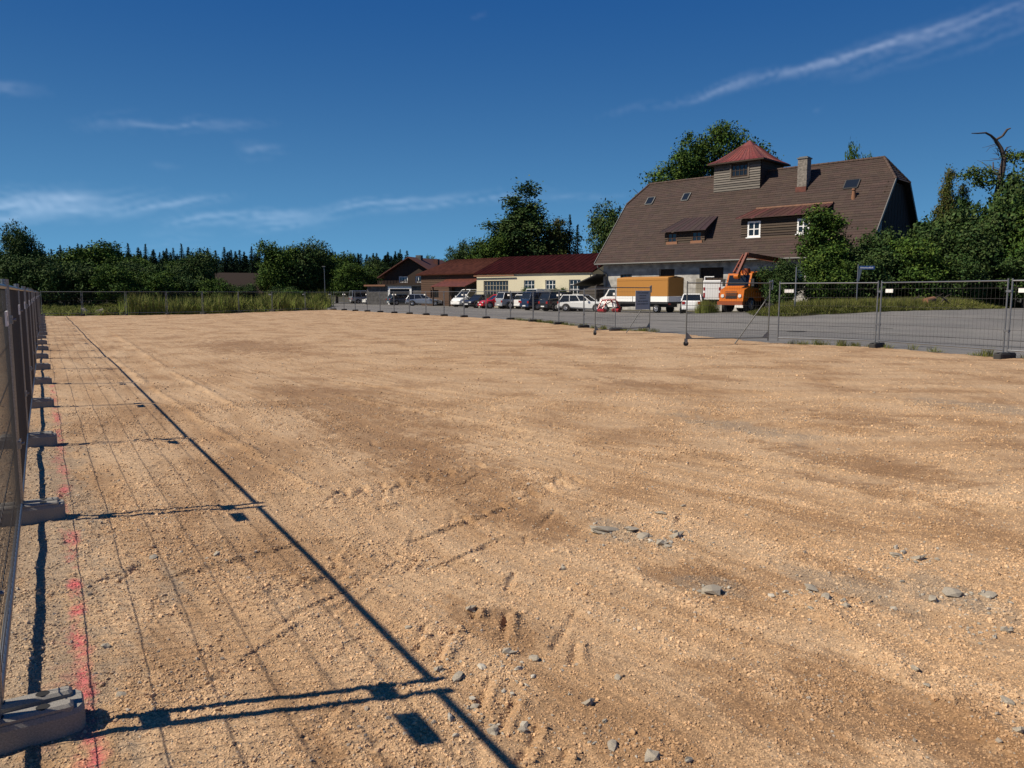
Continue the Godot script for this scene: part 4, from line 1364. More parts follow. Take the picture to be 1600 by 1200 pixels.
func limbs(seed_: int, lobes: Array, h0: float, h1: float, rad: float) -> ArrayMesh:
	var r := RandomNumberGenerator.new()
	r.seed = seed_
	var mb := MB.new()
	mb.path([Vector3(0, -0.4, 0), Vector3(r.randf_range(-0.1, 0.1), h0 * 0.6, 0.05), Vector3(r.randf_range(-0.2, 0.2), (h0 + h1) * 0.5, r.randf_range(-0.2, 0.2)), Vector3(0, h1 * 0.92, 0)], [rad * 1.25, rad, rad * 0.6, rad * 0.12], 7)
	for l in lobes:
		var c: Vector3 = l[0]
		var st := Vector3(0, maxf(h0 * 0.7, c.y - Vector2(c.x, c.z).length() * 0.9), 0)
		mb.path([st, st.lerp(c, 0.5) + Vector3(0, -0.15, 0), c, c + (c - st) * 0.35], [rad * 0.42, rad * 0.3, rad * 0.16, rad * 0.05], 5)
	return mb.mesh()
func spruce(seed_: int, h: float, rad: float, tiers: int, per: int, size: float, pal: Array) -> ArrayMesh:
	var r := RandomNumberGenerator.new()
	r.seed = seed_
	var v := PackedVector3Array()
	var n := PackedVector3Array()
	var c := PackedColorArray()
	for k in tiers:
		var t := k / float(tiers)
		var y := h * (0.08 + 0.92 * t)
		var rr := rad * (1.0 - t) * r.randf_range(0.8, 1.15) + 0.06
		var br := 5 + int(6.0 * (1.0 - t))
		for b in br:
			var a := TAU * (b + r.randf()) / br
			var ln := rr * r.randf_range(0.6, 1.1)
			var base: Color = pal[r.randi() % pal.size()]
			for q in per:
				var f := (q + r.randf()) / per
				var p := Vector3(cos(a), 0, sin(a)) * ln * f + Vector3(r.randfn() * 0.18 * (1.0 - t), -0.32 * ln * f * f + 0.12 * f + r.randfn() * 0.12, r.randfn() * 0.18 * (1.0 - t))
				p.y += y
				var tx := (Vector3(cos(a), -0.35, sin(a)) + Vector3(r.randfn(), r.randfn(), r.randfn()) * 0.45).normalized()
				var nn := (Vector3(r.randfn(), 1.2, r.randfn())).normalized()
				var ty := nn.cross(tx).normalized()
				nn = tx.cross(ty)
				if nn.y < 0: nn = -nn
				var s := size * r.randf_range(0.7, 1.4) * lerpf(1.0, 0.4, t)
				v.append_array([p - tx * s * 0.5, p - ty * s * 0.22, p + tx * s * 0.6, p - tx * s * 0.5, p + tx * s * 0.6, p + ty * s * 0.22])
				var tt := r.randf_range(0.7, 1.3)
				for z in 6:
					n.append(nn); c.append(Color(base.r * tt, base.g * tt, base.b * tt))
	return arrays(v, n, c)

var plants := {}
func plant_kind(kind: String, crown: Mesh, wood: Mesh, leaf: Material):
	plants[kind] = [crown, wood, leaf]
func plant(kind: String, called: String, x: float, d: float, sc: Vector3, turn: float, label: String, category: String, group := "", drop := 0.0) -> Node3D:
	var o := thing(called, label, category, on(x, d, -drop), turn, group)
	o.scale = sc
	var k: Array = plants[kind]
	part("trunk" if category == "tree" else "stem", k[1], M.bark, o)
	part("crown" if category == "tree" else "foliage", k[0], k[2], o)
	return o
const GREEN := [Color(0.062, 0.108, 0.022), Color(0.046, 0.086, 0.020), Color(0.084, 0.128, 0.025), Color(0.038, 0.070, 0.019)]
const DEEP := [Color(0.038, 0.070, 0.022), Color(0.030, 0.056, 0.020), Color(0.054, 0.088, 0.027), Color(0.066, 0.096, 0.034)]
const LIGHT := [Color(0.068, 0.105, 0.022), Color(0.056, 0.092, 0.022), Color(0.085, 0.115, 0.028)]
const NEEDLE := [Color(0.014, 0.028, 0.014), Color(0.019, 0.036, 0.017), Color(0.011, 0.022, 0.012)]
const OLIVE := [Color(0.075, 0.085, 0.024), Color(0.055, 0.075, 0.02), Color(0.09, 0.085, 0.03)]
func build_trees():
	for k in 3:
		var lb := lobes_of(40 + k, 2.4, 11.0, 5.0, 13 + k)
		plant_kind("broad%d" % k, leafy(60 + k, lb, 860, 24, 0.30, 0.85, [GREEN, DEEP, GREEN][k]), limbs(50 + k, lb, 2.4, 11.0, 0.26), M.leaf)
		lb = lobes_of(70 + k, 0.5, 4.2, 2.3, 9 + k)
		plant_kind("shrub%d" % k, leafy(80 + k, lb, 760, 24, 0.155, 0.42, [DEEP, DEEP, GREEN][k]), limbs(90 + k, lb, 0.4, 4.0, 0.07), M.leaf)
	# tall ash behind the house, uneven with open places
	var lb2 := [[Vector3(0, 12, 0), Vector3(5, 5.5, 5)], [Vector3(-4.8, 15.5, 1), Vector3(3.4, 3.0, 3.2)], [Vector3(-1.2, 19.5, 0), Vector3(3.0, 3.0, 3.0)], [Vector3(3.0, 20.4, 0), Vector3(3.2, 3.2, 3.0)], [Vector3(6.2, 18.0, 0.5), Vector3(3.0, 3.6, 3.0)], [Vector3(4.6, 14.0, 1), Vector3(3.6, 3.4, 3.4)], [Vector3(-6.8, 13.0, 0), Vector3(2.4, 2.4, 2.4)], [Vector3(-3.0, 17.6, 2), Vector3(2.4, 2.3, 2.4)], [Vector3(0.8, 16.6, -2), Vector3(3.2, 3.2, 3.2)], [Vector3(7.6, 14.5, 0), Vector3(2.2, 2.4, 2.2)], [Vector3(-5.6, 10.4, 0), Vector3(3.0, 2.8, 3.0)], [Vector3(2, 22.2, 0.4), Vector3(1.7, 1.4, 1.7)], [Vector3(-7.9, 10.6, 1.0), Vector3(1.6, 2.6, 1.6)]]
	for q in lb2:
		q[1] = q[1] * 0.86
	plant_kind("ash", leafy(101, lb2, 1900, 26, 0.30, 0.85, GREEN), limbs(102, lb2, 5.0, 22.0, 0.5), M.leaf)
	# loose poplar with spiky sprays
	var lb3 := lobes_of(111, 2.0, 15.0, 4.8, 17, 1.0)
	lb3.append_array([[Vector3(-3.8, 7.5, 0), Vector3(1.8, 0.7, 1.2)], [Vector3(3.8, 9.3, 0), Vector3(1.6, 0.6, 1.0)], [Vector3(-2.6, 10.6, 0), Vector3(1.4, 0.6, 1.0)], [Vector3(0.3, 15.6, 0), Vector3(0.8, 1.2, 0.8)], [Vector3(-1.2, 14.2, 0), Vector3(0.9, 0.7, 0.8)]])
	plant_kind("poplar", leafy(112, lb3, 1350, 24, 0.29, 0.8, DEEP), limbs(113, lb3, 2.0, 15.0, 0.35), M.leaf)
	var lb4 := lobes_of(121, 0.5, 9.6, 1.9, 12, 0.9)
	plant_kind("column", leafy(122, lb4, 1100, 14, 0.16, 0.45, OLIVE), limbs(123, lb4, 0.5, 9.6, 0.14), M.leaf)
	var lb5 := lobes_of(131, 0.4, 7.2, 2.0, 13, 0.5)
	plant_kind("climber", leafy(132, lb5, 880, 24, 0.155, 0.42, GREEN), limbs(133, lb5, 0.4, 7.2, 0.14), M.leaf)
	var stem := MB.new()
	stem.path([Vector3(0, -0.5, 0), Vector3(0, 8, 0), Vector3(0, 14.9, 0)], [0.22, 0.14, 0.02], 6)
	var stem_mesh := stem.mesh()
	plant_kind("spruce0", spruce(141, 16.0, 3.7, 32, 9, 0.7, NEEDLE), stem_mesh, M.needle)
	plant_kind("spruce1", spruce(142, 16.0, 3.1, 36, 9, 0.62, NEEDLE), stem_mesh, M.needle)
	var ones := Vector3.ONE
	# behind the house
	plant("ash", "ash_tree", 23.6, 97.0, Vector3(0.94, 0.95, 0.94), 0.0, "tall spreading green tree rising behind the large house", "tree")
	plant("broad0", "leafy_tree", 42.0, 96.0, Vector3(0.42, 1.71, 0.42), 1.0, "tree top peeping over the roof ridge right of chimney", "tree")
	plant("broad1", "leafy_tree", 13.8, 104.0, Vector3(0.85, 1.14, 0.85), 2.0, "rounded dark tree left of the large house roof edge", "tree")
	plant("spruce1", "spruce_tree", 8.9, 106.0, Vector3(0.8, 0.68, 0.8), 0.4, "small pointed conifer between workshop roof and large house", "tree")
	# behind the workshop
	plant("poplar", "poplar_tree", 1.7, 108.0, Vector3(1.5, 1.0, 1.4), 0.3, "big loose tree with spiky sprays behind dark red workshop roof", "tree")
	plant("column", "conifer_tree", 6.3, 107.0, Vector3(1.5, 1.33, 1.5), 0.5, "reddish green column conifer right of the big loose tree", "tree")
	plant("spruce0", "spruce_tree", 8.0, 108.0, Vector3(0.75, 0.78, 0.75), 0.9, "dark slender spruce beside the column conifer behind workshop", "tree")
	plant("broad2", "leafy_tree", -2.9, 106.0, Vector3(0.8, 0.86, 0.8), 0.9, "broad dark tree low behind the workshop's left roof end", "tree")
	plant("broad1", "leafy_tree", -8.6, 128.0, Vector3(0.62, 0.86, 0.62), 0.2, "small round tree behind the brown shed roof", "tree")
	plant("broad0", "leafy_tree", -12.8, 130.0, Vector3(0.5, 0.68, 0.5), 1.2, "bushy tree just right of the chalet roof", "tree")
	plant("spruce1", "spruce_tree", -20.4, 142.0, Vector3(0.7, 0.60, 0.7), 1.2, "lone small spruce behind the chalet's left roof slope", "tree")
	# middle left group
	for q in [[-36.5, 122.0, 0.9, 0.86, 0, "large round tree left of the grey lamp post"], [-32.6, 123.5, 0.95, 0.84, 1, "large round tree directly behind the grey lamp post"], [-29.0, 128.0, 0.78, 0.74, 2, "round tree right of the grey lamp post"], [-25.2, 122.0, 0.72, 0.58, 0, "rounded tree left of the parked grey van"], [-22.6, 132.0, 0.6, 0.64, 1, "tree crown between far grey roof and chalet"], [-40.5, 132.0, 0.6, 0.6, 2, "smaller tree right of the orange far roof"]]:
		plant("broad%d" % q[4], "leafy_tree", q[0], q[1], Vector3(q[2], q[3], q[2]), q[0], q[5], "tree", "trees behind the street's far end")
	# field edge on the left
	for q in [[-66.5, 106.0, 0.62, 0.95, 1, "slim tall tree at the left edge above the fence"], [-69.0, 114.0, 0.9, 0.66, 0, "round tree behind the slim tall tree at left"], [-66.0, 122.0, 1.3, 0.86, 0, "widest green tree above the left lot corner"], [-59.0, 120.0, 1.0, 0.70, 2, "dark tree right of the widest green tree"], [-54.5, 112.0, 0.85, 0.54, 1, "mid green tree above the weedy back fence"], [-49.5, 110.0, 0.8, 0.52, 0, "tree left of the dark grey-green bushy tree"], [-44.2, 108.0, 0.72, 0.66, 1, "bushy grey-green tree left of the small far house"], [-75.0, 116.0, 1.0, 0.7, 2, "tree partly cut by the left picture edge"], [-51.8, 124.0, 0.9, 0.64, 2, "tree half hidden in the second row at the field"]]:
		plant("broad%d" % q[4], "leafy_tree", q[0], q[1], Vector3(q[2], q[3], q[2]), q[0], q[5], "tree", "trees along the field edge")
	var nb := 0
	for q in [[-55.0, 95.0, 1.5, 1.3, 0], [-51.5, 96.0, 1.5, 1.2, 1], [-48.0, 94.0, 1.4, 1.15, 2], [-44.5, 96.0, 1.5, 1.0, 2], [-41.0, 97.0, 1.3, 0.9, 0], [-37.5, 97.0, 1.2, 0.8, 2], [-59.0, 97.0, 1.6, 1.5, 1], [-62.5, 99.0, 1.7, 1.5, 0], [-34.5, 100.0, 1.0, 0.7, 1], [-30.5, 103.0, 1.1, 0.62, 0], [-28.0, 99.0, 1.0, 0.5, 2], [-46.0, 100.0, 1.5, 1.3, 1]]:
		plant("shrub%d" % q[4], "field_bush", q[0], q[1], Vector3(q[2], q[3], q[2]), q[0], "%s green bush in the weeds behind the back fence, %s" % [["mid", "dark", "pale"][q[4]], ["fourth from the left", "fifth from the left", "sixth from the left", "seventh from the left", "ninth from the left", "tenth from the left", "second from the left", "leftmost", "fourth from the right", "second from the right", "lowest, rightmost", "tallest, behind others"][nb]], "bush", "wild bushes behind the back fence")
		nb += 1
	# wood in the distance: spruces that stand out, and the mass behind them
	var far := []
	var r := RandomNumberGenerator.new()
	r.seed = 77
	for k in 44:
		var px := lerpf(-20.0, 560.0, k / 43.0) + r.randf_range(-5, 5)
		var d := r.randf_range(205, 225)
		var top := lerpf(383.0, 398.0, ss(300, 560, px)) + r.randf_range(-2, 8)
		var hh := (458.0 - top) / 1200.0 * d + 1.85
		var x := (px - 800.0) / 1200.0 * d
		var w := r.randf_range(1.15, 1.6)
		var o := plant("spruce%d" % (k % 2), "wood_spruce", x, d, Vector3(w, (hh - 1.0) / 16.0, w), k, "dark spruce whose tip shows in the distant wood's skyline", "tree", "spruces along the distant wood's edge")
		o.position.y = 1.0
	var xf := []
	for k in 420:
		var px := r.randf_range(-120, 640)
		var d := r.randf_range(226, 300)
		var x := (px - 800.0) / 1200.0 * d
		var hh := r.randf_range(0.75, 1.02) * d / 225.0
		xf.append(Transform3D(Basis(Vector3.UP, r.randf() * TAU).scaled(Vector3(1.6, hh * 0.8, 1.6)), Vector3(x, 1.0, -d)))
	multi("distant_wood", plants.spruce0[0], M.needle, xf, "dark spruce wood along the horizon on the left", "wood")
	# hedge and trees to the right of the house
	plant("climber", "leafy_tree", 21.7, 54.0, Vector3(1.2, 1.02, 1.2), 0.3, "slim leafy tree in front of the right dormer", "tree")
	plant("shrub1", "evergreen_shrub", 17.9, 51.5, Vector3(0.72, 0.78, 0.72), 0.8, "dark dense shrub right of the orange truck", "shrub")
	for q in [[24.2, 53.0, 1.1, 1.0, 0, "bush at the foot of the slim leafy tree"], [26.4, 55.0, 1.2, 1.3, 1, "dark bush right of the slim leafy tree"], [21.0, 52.0, 0.9, 0.85, 2, "light green bush behind the bare post"], [27.6, 53.0, 1.2, 1.05, 2, "light green bush behind the blue street sign"], [29.8, 55.5, 1.3, 1.45, 0, "tall bush below the house's dark gable"], [31.6, 53.5, 1.3, 1.3, 1, "dark bush in the middle of the hedge"], [33.6, 56.0, 1.4, 1.75, 0, "bush left of the twin conifer spires"], [35.2, 54.0, 1.4, 1.4, 2, "sunlit bush below the twin conifer spires"], [37.4, 56.5, 1.5, 1.9, 1, "dark tall bush under the dead tree"], [38.6, 54.0, 1.4, 1.5, 0, "bush in front of the dead tree"], [41.0, 57.0, 1.6, 2.0, 1, "tall bush at the right picture edge"], [41.5, 54.0, 1.5, 1.5, 2, "light bush by the right picture edge"], [30.0, 52.0, 1.0, 0.8, 0, "low front bush left of the fallen branch pile"], [34.0, 51.5, 1.0, 0.8, 1, "low front bush behind the branch pile"], [38.0, 51.8, 1.1, 0.85, 0, "low front bush right of the branch pile"], [44.5, 58.0, 1.7, 2.1, 0, "bush beyond the right picture edge"], [32.0, 58.5, 1.4, 1.65, 1, "bush close behind the hedge's middle"], [25.0, 58.0, 1.2, 1.2, 1, "bush in the shade behind the slim leafy tree"]]:
		plant("shrub%d" % q[4], "hedge_bush", q[0], q[1], Vector3(q[2], q[3] * (1.0 + 0.18 * ss(32.0, 36.0, q[0])), q[2]), q[0] * 3.0, q[5], "bush", "bushes of the overgrown hedge")
	plant("column", "conifer_tree", 32.2, 58.0, Vector3(0.6, 1.16, 0.6), 0.2, "taller of the twin conifer spires right of the house", "tree")
	plant("column", "conifer_tree", 33.6, 58.5, Vector3(0.55, 1.04, 0.55), 2.2, "lower right one of the twin conifer spires", "tree")
	plant("climber", "leafy_tree", 37.2, 59.0, Vector3(1.0, 1.15, 1.0), 2.0, "leafy tree clinging round the dead trunk", "tree")
	plant("climber", "leafy_tree", 41.0, 58.0, Vector3(1.3, 1.2, 1.2), 4.0, "leafy tree top at the right picture edge", "tree")
	# dead tree: d = 58, 20.7 px a metre
	var dt := thing("dead_tree", "bare dead tree with bent branches above the right hedge", "tree", on(35.2, 58.0))
	dt.scale = Vector3(1.0, 0.94, 1.0)
	var P := func(px: float, py: float) -> Vector3: return Vector3((px - 1552.0) / 20.7, (480.0 - py) / 20.7 + 0.3, 0)
	var mb := MB.new()
	mb.path([Vector3(0.2, -0.5, 0), P.call(1556, 400), P.call(1566, 300), P.call(1571, 260), P.call(1572, 245), P.call(1566, 230), P.call(1557, 217)], [0.36, 0.29, 0.23, 0.2, 0.17, 0.14, 0.115], 8)
	part("trunk", mb.mesh(), M.dead_bark, dt)
	for br in [[[1557, 217, 0.14], [1546, 211, 0.11], [1535, 208, 0.09], [1520, 210, 0.07], [1508, 211, 0.04]], [[1557, 217, 0.13], [1564, 212, 0.11], [1567, 203, 0.10], [1569, 202, 0.05]], [[1571, 240, 0.1], [1578, 228, 0.06], [1588, 225, 0.03]], [[1573, 250, 0.15], [1578, 240, 0.11], [1583, 233, 0.08]], [[1571, 268, 0.1], [1560, 262, 0.07], [1562, 250, 0.05]], [[1568, 275, 0.08], [1556, 262, 0.05], [1545, 250, 0.025], [1540, 246, 0.015]], [[1567, 262, 0.06], [1580, 262, 0.04], [1590, 260, 0.02]], [[1560, 225, 0.03], [1552, 228, 0.02], [1550, 234, 0.01]]]:
		var pts := []
		var rad := []
		var k := 0
		for q in br:
			pts.append(P.call(q[0], q[1]) + Vector3(0, 0, 0.25 * k * (1 if br[0][0] == 1557 else -1)))
			rad.append(q[2] * 0.75); k += 1
		mb = MB.new()
		mb.path(pts, rad, 6)
		part("branch", mb.mesh(), M.dead_bark, dt)
	var tw := RandomNumberGenerator.new()
	tw.seed = 8
	for k in 26:
		var py := tw.randf_range(222, 300)
		var px := 1558.0 + (py - 215.0) * 0.22 if py < 250.0 else 1569.0 - (py - 250.0) * 0.05
		var a0: Vector3 = P.call(px, py)
		var dv := Vector3(tw.randf_range(-1, 1), tw.randf_range(-0.3, 0.9), tw.randf_range(-1, 1)).normalized() * tw.randf_range(0.4, 1.3)
		mb = MB.new()
		mb.path([a0, a0 + dv * 0.5 + Vector3(0, tw.randf_range(-0.15, 0.15), 0), a0 + dv], [0.028, 0.018, 0.006], 4)
		part("twig", mb.mesh(), M.dead_bark, dt)
	var spr := [[P.call(1532, 268), Vector3(1.1, 0.5, 0.9)], [P.call(1545, 280), Vector3(1.0, 0.7, 0.9)], [P.call(1518, 275), Vector3(0.6, 0.35, 0.6)], [P.call(1592, 243), Vector3(1.0, 0.4, 0.8)], [P.call(1585, 285), Vector3(1.0, 0.6, 0.9)]]
	part("living_sprays", leafy(151, spr, 150, 12, 0.2, 0.45, LIGHT), M.leaf, dt)
	# creeper bush by the workshop wall and the grass clump by the white car
	plant("shrub2", "wall_shrub", 2.0, 84.6, Vector3(0.55, 0.5, 0.5), 0.0, "green shrub growing against the cream workshop wall", "shrub")
	plant("shrub0", "wall_shrub", 5.0, 81.3, Vector3(0.5, 0.5, 0.45), 1.0, "straggly shrub under the right cream wall windows", "shrub")

func multi(called: String, m: Mesh, material: Material, xf: Array, label: String, category: String):
	var mm := MultiMesh.new()
	mm.transform_format = MultiMesh.TRANSFORM_3D
	mm.mesh = m
	mm.instance_count = xf.size()
	for k in xf.size():
		mm.set_instance_transform(k, xf[k])
	var mi := MultiMeshInstance3D.new()
	mi.name = called
	mi.multimesh = mm
	mi.material_override = material
	add_child(mi)
	tag(mi, label, category, "", "stuff")
func tuft(seed_: int, blades: int, h: float, rad: float, width: float, pal: Array) -> ArrayMesh:
	var r := RandomNumberGenerator.new()
	r.seed = seed_
	var v := PackedVector3Array()
	var n := PackedVector3Array()
	var c := PackedColorArray()
	for k in blades:
		var a := r.randf() * TAU
		var o := Vector3(cos(a), 0, sin(a)) * rad * sqrt(r.randf())
		var hh := h * r.randf_range(0.45, 1.0)
		var lean := Vector3(r.randfn(), 0, r.randfn()) * hh * 0.22
		var side := Vector3(cos(a + 1.3), 0, sin(a + 1.3)) * width
		var mid := o + lean * 0.35 + Vector3(0, hh * 0.55, 0)
		var top := o + lean + Vector3(0, hh, 0)
		var nn := side.cross(Vector3.UP + lean).normalized()
		v.append_array([o - side, o + side, mid + side * 0.7, o - side, mid + side * 0.7, mid - side * 0.7, mid - side * 0.7, mid + side * 0.7, top])
		var b: Color = pal[r.randi() % pal.size()]
		var t := r.randf_range(0.75, 1.25)
		for z in 9:
			n.append((nn + Vector3.UP * 0.6).normalized()); c.append(Color(b.r * t, b.g * t, b.b * t))
	return arrays(v, n, c)
func build_grass():
	var r := RandomNumberGenerator.new()
	r.seed = 91
	var dry := [Color(0.115, 0.13, 0.032), Color(0.085, 0.11, 0.024), Color(0.15, 0.145, 0.05)]
	var lush := [Color(0.15, 0.18, 0.038), Color(0.11, 0.15, 0.03), Color(0.20, 0.20, 0.065)]
	var gn := FastNoiseLite.new()
	gn.seed = 3
	gn.frequency = 0.11
	var ta := tuft(1, 34, 1.0, 0.42, 0.014, dry)
	var tb := tuft(2, 40, 1.0, 0.55, 0.022, lush)
	# verge between street and hedge
	var xf := []
	while xf.size() < 5200:
		var d := r.randf_range(43.0, 58.0)
		var x := r.randf_range(13.5, 48.0)
		var p := Vector2(x, d)
		var m := inside(road_poly, p)
		if m > -0.08 or m < -9.0:
			continue
		var sc := r.randf_range(0.3, 0.75) * ss(0.0, 2.0, -m) + 0.16
		xf.append(Transform3D(Basis(Vector3.UP, r.randf() * TAU).scaled(Vector3(1, sc, 1)), on(x, d, 0.0)))
	multi("verge_grass", ta, M.grass, xf, "tall dry grass on the verge behind the right fence", "grass")
	# field behind the lot
	xf = []
	while xf.size() < 7500:
		var d := r.randf_range(58.0, 128.0)
		var x := (r.randf_range(-900.0, -205.0)) / 1200.0 * d
		var p := Vector2(x, d)
		if inside(lot_poly, p) > -0.25 or inside(road_poly, p) > -0.3:
			continue
		var sc := r.randf_range(0.5, 1.3) * (0.55 if x < -0.5 * d else 1.75)
		sc *= clampf(0.62 + 1.1 * gn.get_noise_2d(x, d), 0.25, 1.25)
		var w := r.randf_range(0.9, 1.9)
		xf.append(Transform3D(Basis(Vector3.UP, r.randf() * TAU).scaled(Vector3(w, sc, w)), on(x, d, 0.0)))
	multi("field_grass", tb, M.grass, xf, "tall green grass and weeds in the field behind the lot", "grass")
	# weeds along the foot of the right fence
	xf = []
	for k in 150:
		var i := r.randi_range(1, 9)
		if i == 4: continue
		var f := r.randf()
		var u := lerpf(FENCE_RIGHT[i][0], FENCE_RIGHT[i + 1][0], f) + r.randf_range(0.05, 0.4)
		var s := lerpf(FENCE_RIGHT[i][1], FENCE_RIGHT[i + 1][1], f)
		var sc := r.randf_range(0.08, 0.3)
		xf.append(Transform3D(Basis(Vector3.UP, r.randf() * TAU).scaled(Vector3(0.4, sc, 0.4)), onus(u, s)))
	multi("fence_weeds", ta, M.grass, xf, "thin dry weeds along the foot of the right fence", "weeds")
	xf = []
	for k in 60:
		var a := r.randf() * TAU
		xf.append(Transform3D(Basis(Vector3.UP, a).scaled(Vector3(0.7, r.randf_range(0.6, 1.15), 0.7)), on(13.75 + cos(a) * r.randf() * 0.75, 54.5 + sin(a) * r.randf() * 0.8)))
	multi("grass_clump", ta, M.grass, xf, "clump of tall grass right of the small white car", "grass")

# ---------------------------------------------------------------- fence
const PL := 3.4
func panel_parts(o: Node, ln: float, wires: Mesh, post: Mesh, rail: Mesh, plate: int, frame: Material):
	for x in [0.03, ln - 0.03]:
		var p := part("post", post, frame, o)
		p.position = Vector3(x, 0, 0)
	for y in [0.16, 1.91]:
		var p := part("rail", rail, frame, o)
		p.position = Vector3(0.03, y, 0)
		p.scale.x = (ln - 0.06) / PL
	var w := part("wire_mesh", wires, M.wire, o)
	w.scale.x = ln / (PL + 0.06)
	if plate >= 0:
		var mb := MB.new()
		mb.box(Vector3(-0.14, -0.055, -0.006), Vector3(0.14, 0.055, 0.006))
		var pl := part("name_plate", mb.mesh(), M.plate, o)
		pl.position = Vector3([0.28, ln - 0.32][plate % 2], 1.67, 0.012)
		mb = MB.new()
		for k in 5:
			mb.box(Vector3(-0.035 + k * 0.014, -0.02, 0.0062), Vector3(-0.027 + k * 0.014, 0.02, 0.007))
		part("print", mb.mesh(), M.print, pl)
var foot_mesh: Mesh
var foot_hole: Mesh
func make_foot():
	# moulded block 0.62 long (z), 0.22 wide (x): two ribs with a groove between, rounded ends and round holes
	var mb := MB.new()
	var o := [Vector2(-0.11, -0.23), Vector2(-0.095, -0.29), Vector2(-0.06, -0.31), Vector2(0.06, -0.31), Vector2(0.095, -0.29), Vector2(0.11, -0.23), Vector2(0.11, 0.23), Vector2(0.095, 0.29), Vector2(0.06, 0.31), Vector2(-0.06, 0.31), Vector2(-0.095, 0.29), Vector2(-0.11, 0.23)]
	for k in o.size():
		var p: Vector2 = o[k]
		var q: Vector2 = o[(k + 1) % o.size()]
		var outv := Vector3(p.x + q.x, 0, p.y + q.y)
		mb.quad(Vector3(p.x, -0.03, p.y), Vector3(q.x, -0.03, q.y), Vector3(q.x, 0.105, q.y), Vector3(p.x, 0.105, p.y), outv)
		mb.quad(Vector3(p.x, 0.105, p.y), Vector3(q.x, 0.105, q.y), Vector3(q.x * 0.92, 0.125, q.y * 0.975), Vector3(p.x * 0.92, 0.125, p.y * 0.975), outv + Vector3.UP * 0.2)
		mb.tri(Vector3(0, 0.118, 0), Vector3(p.x * 0.92, 0.125, p.y * 0.975), Vector3(q.x * 0.92, 0.125, q.y * 0.975), Vector3.UP)
	# raised ribs beside the middle groove
	for sx in [-1.0, 1.0]:
		mb.cbox(Vector3(minf(sx * 0.028, sx * 0.098), 0.118, -0.27), Vector3(maxf(sx * 0.028, sx * 0.098), 0.15, 0.27), 0.012)
	foot_mesh = mb.mesh()
	mb = MB.new()
	for z in [-0.16, 0.0, 0.16]:
		for sx in [-0.063, 0.063]:
			mb.tube(Vector3(sx, 0.11, z), Vector3(sx, 0.1515, z), 0.026, 0.026, 14)
	foot_hole = mb.mesh()
func foot(at: Vector3, turn: float, label: String, group: String, dark: bool):
	var f := thing("ballast_block", label, "ballast block", at, turn, group)
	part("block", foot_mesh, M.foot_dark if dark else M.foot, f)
	part("post_hole", foot_hole, M.hole, f)
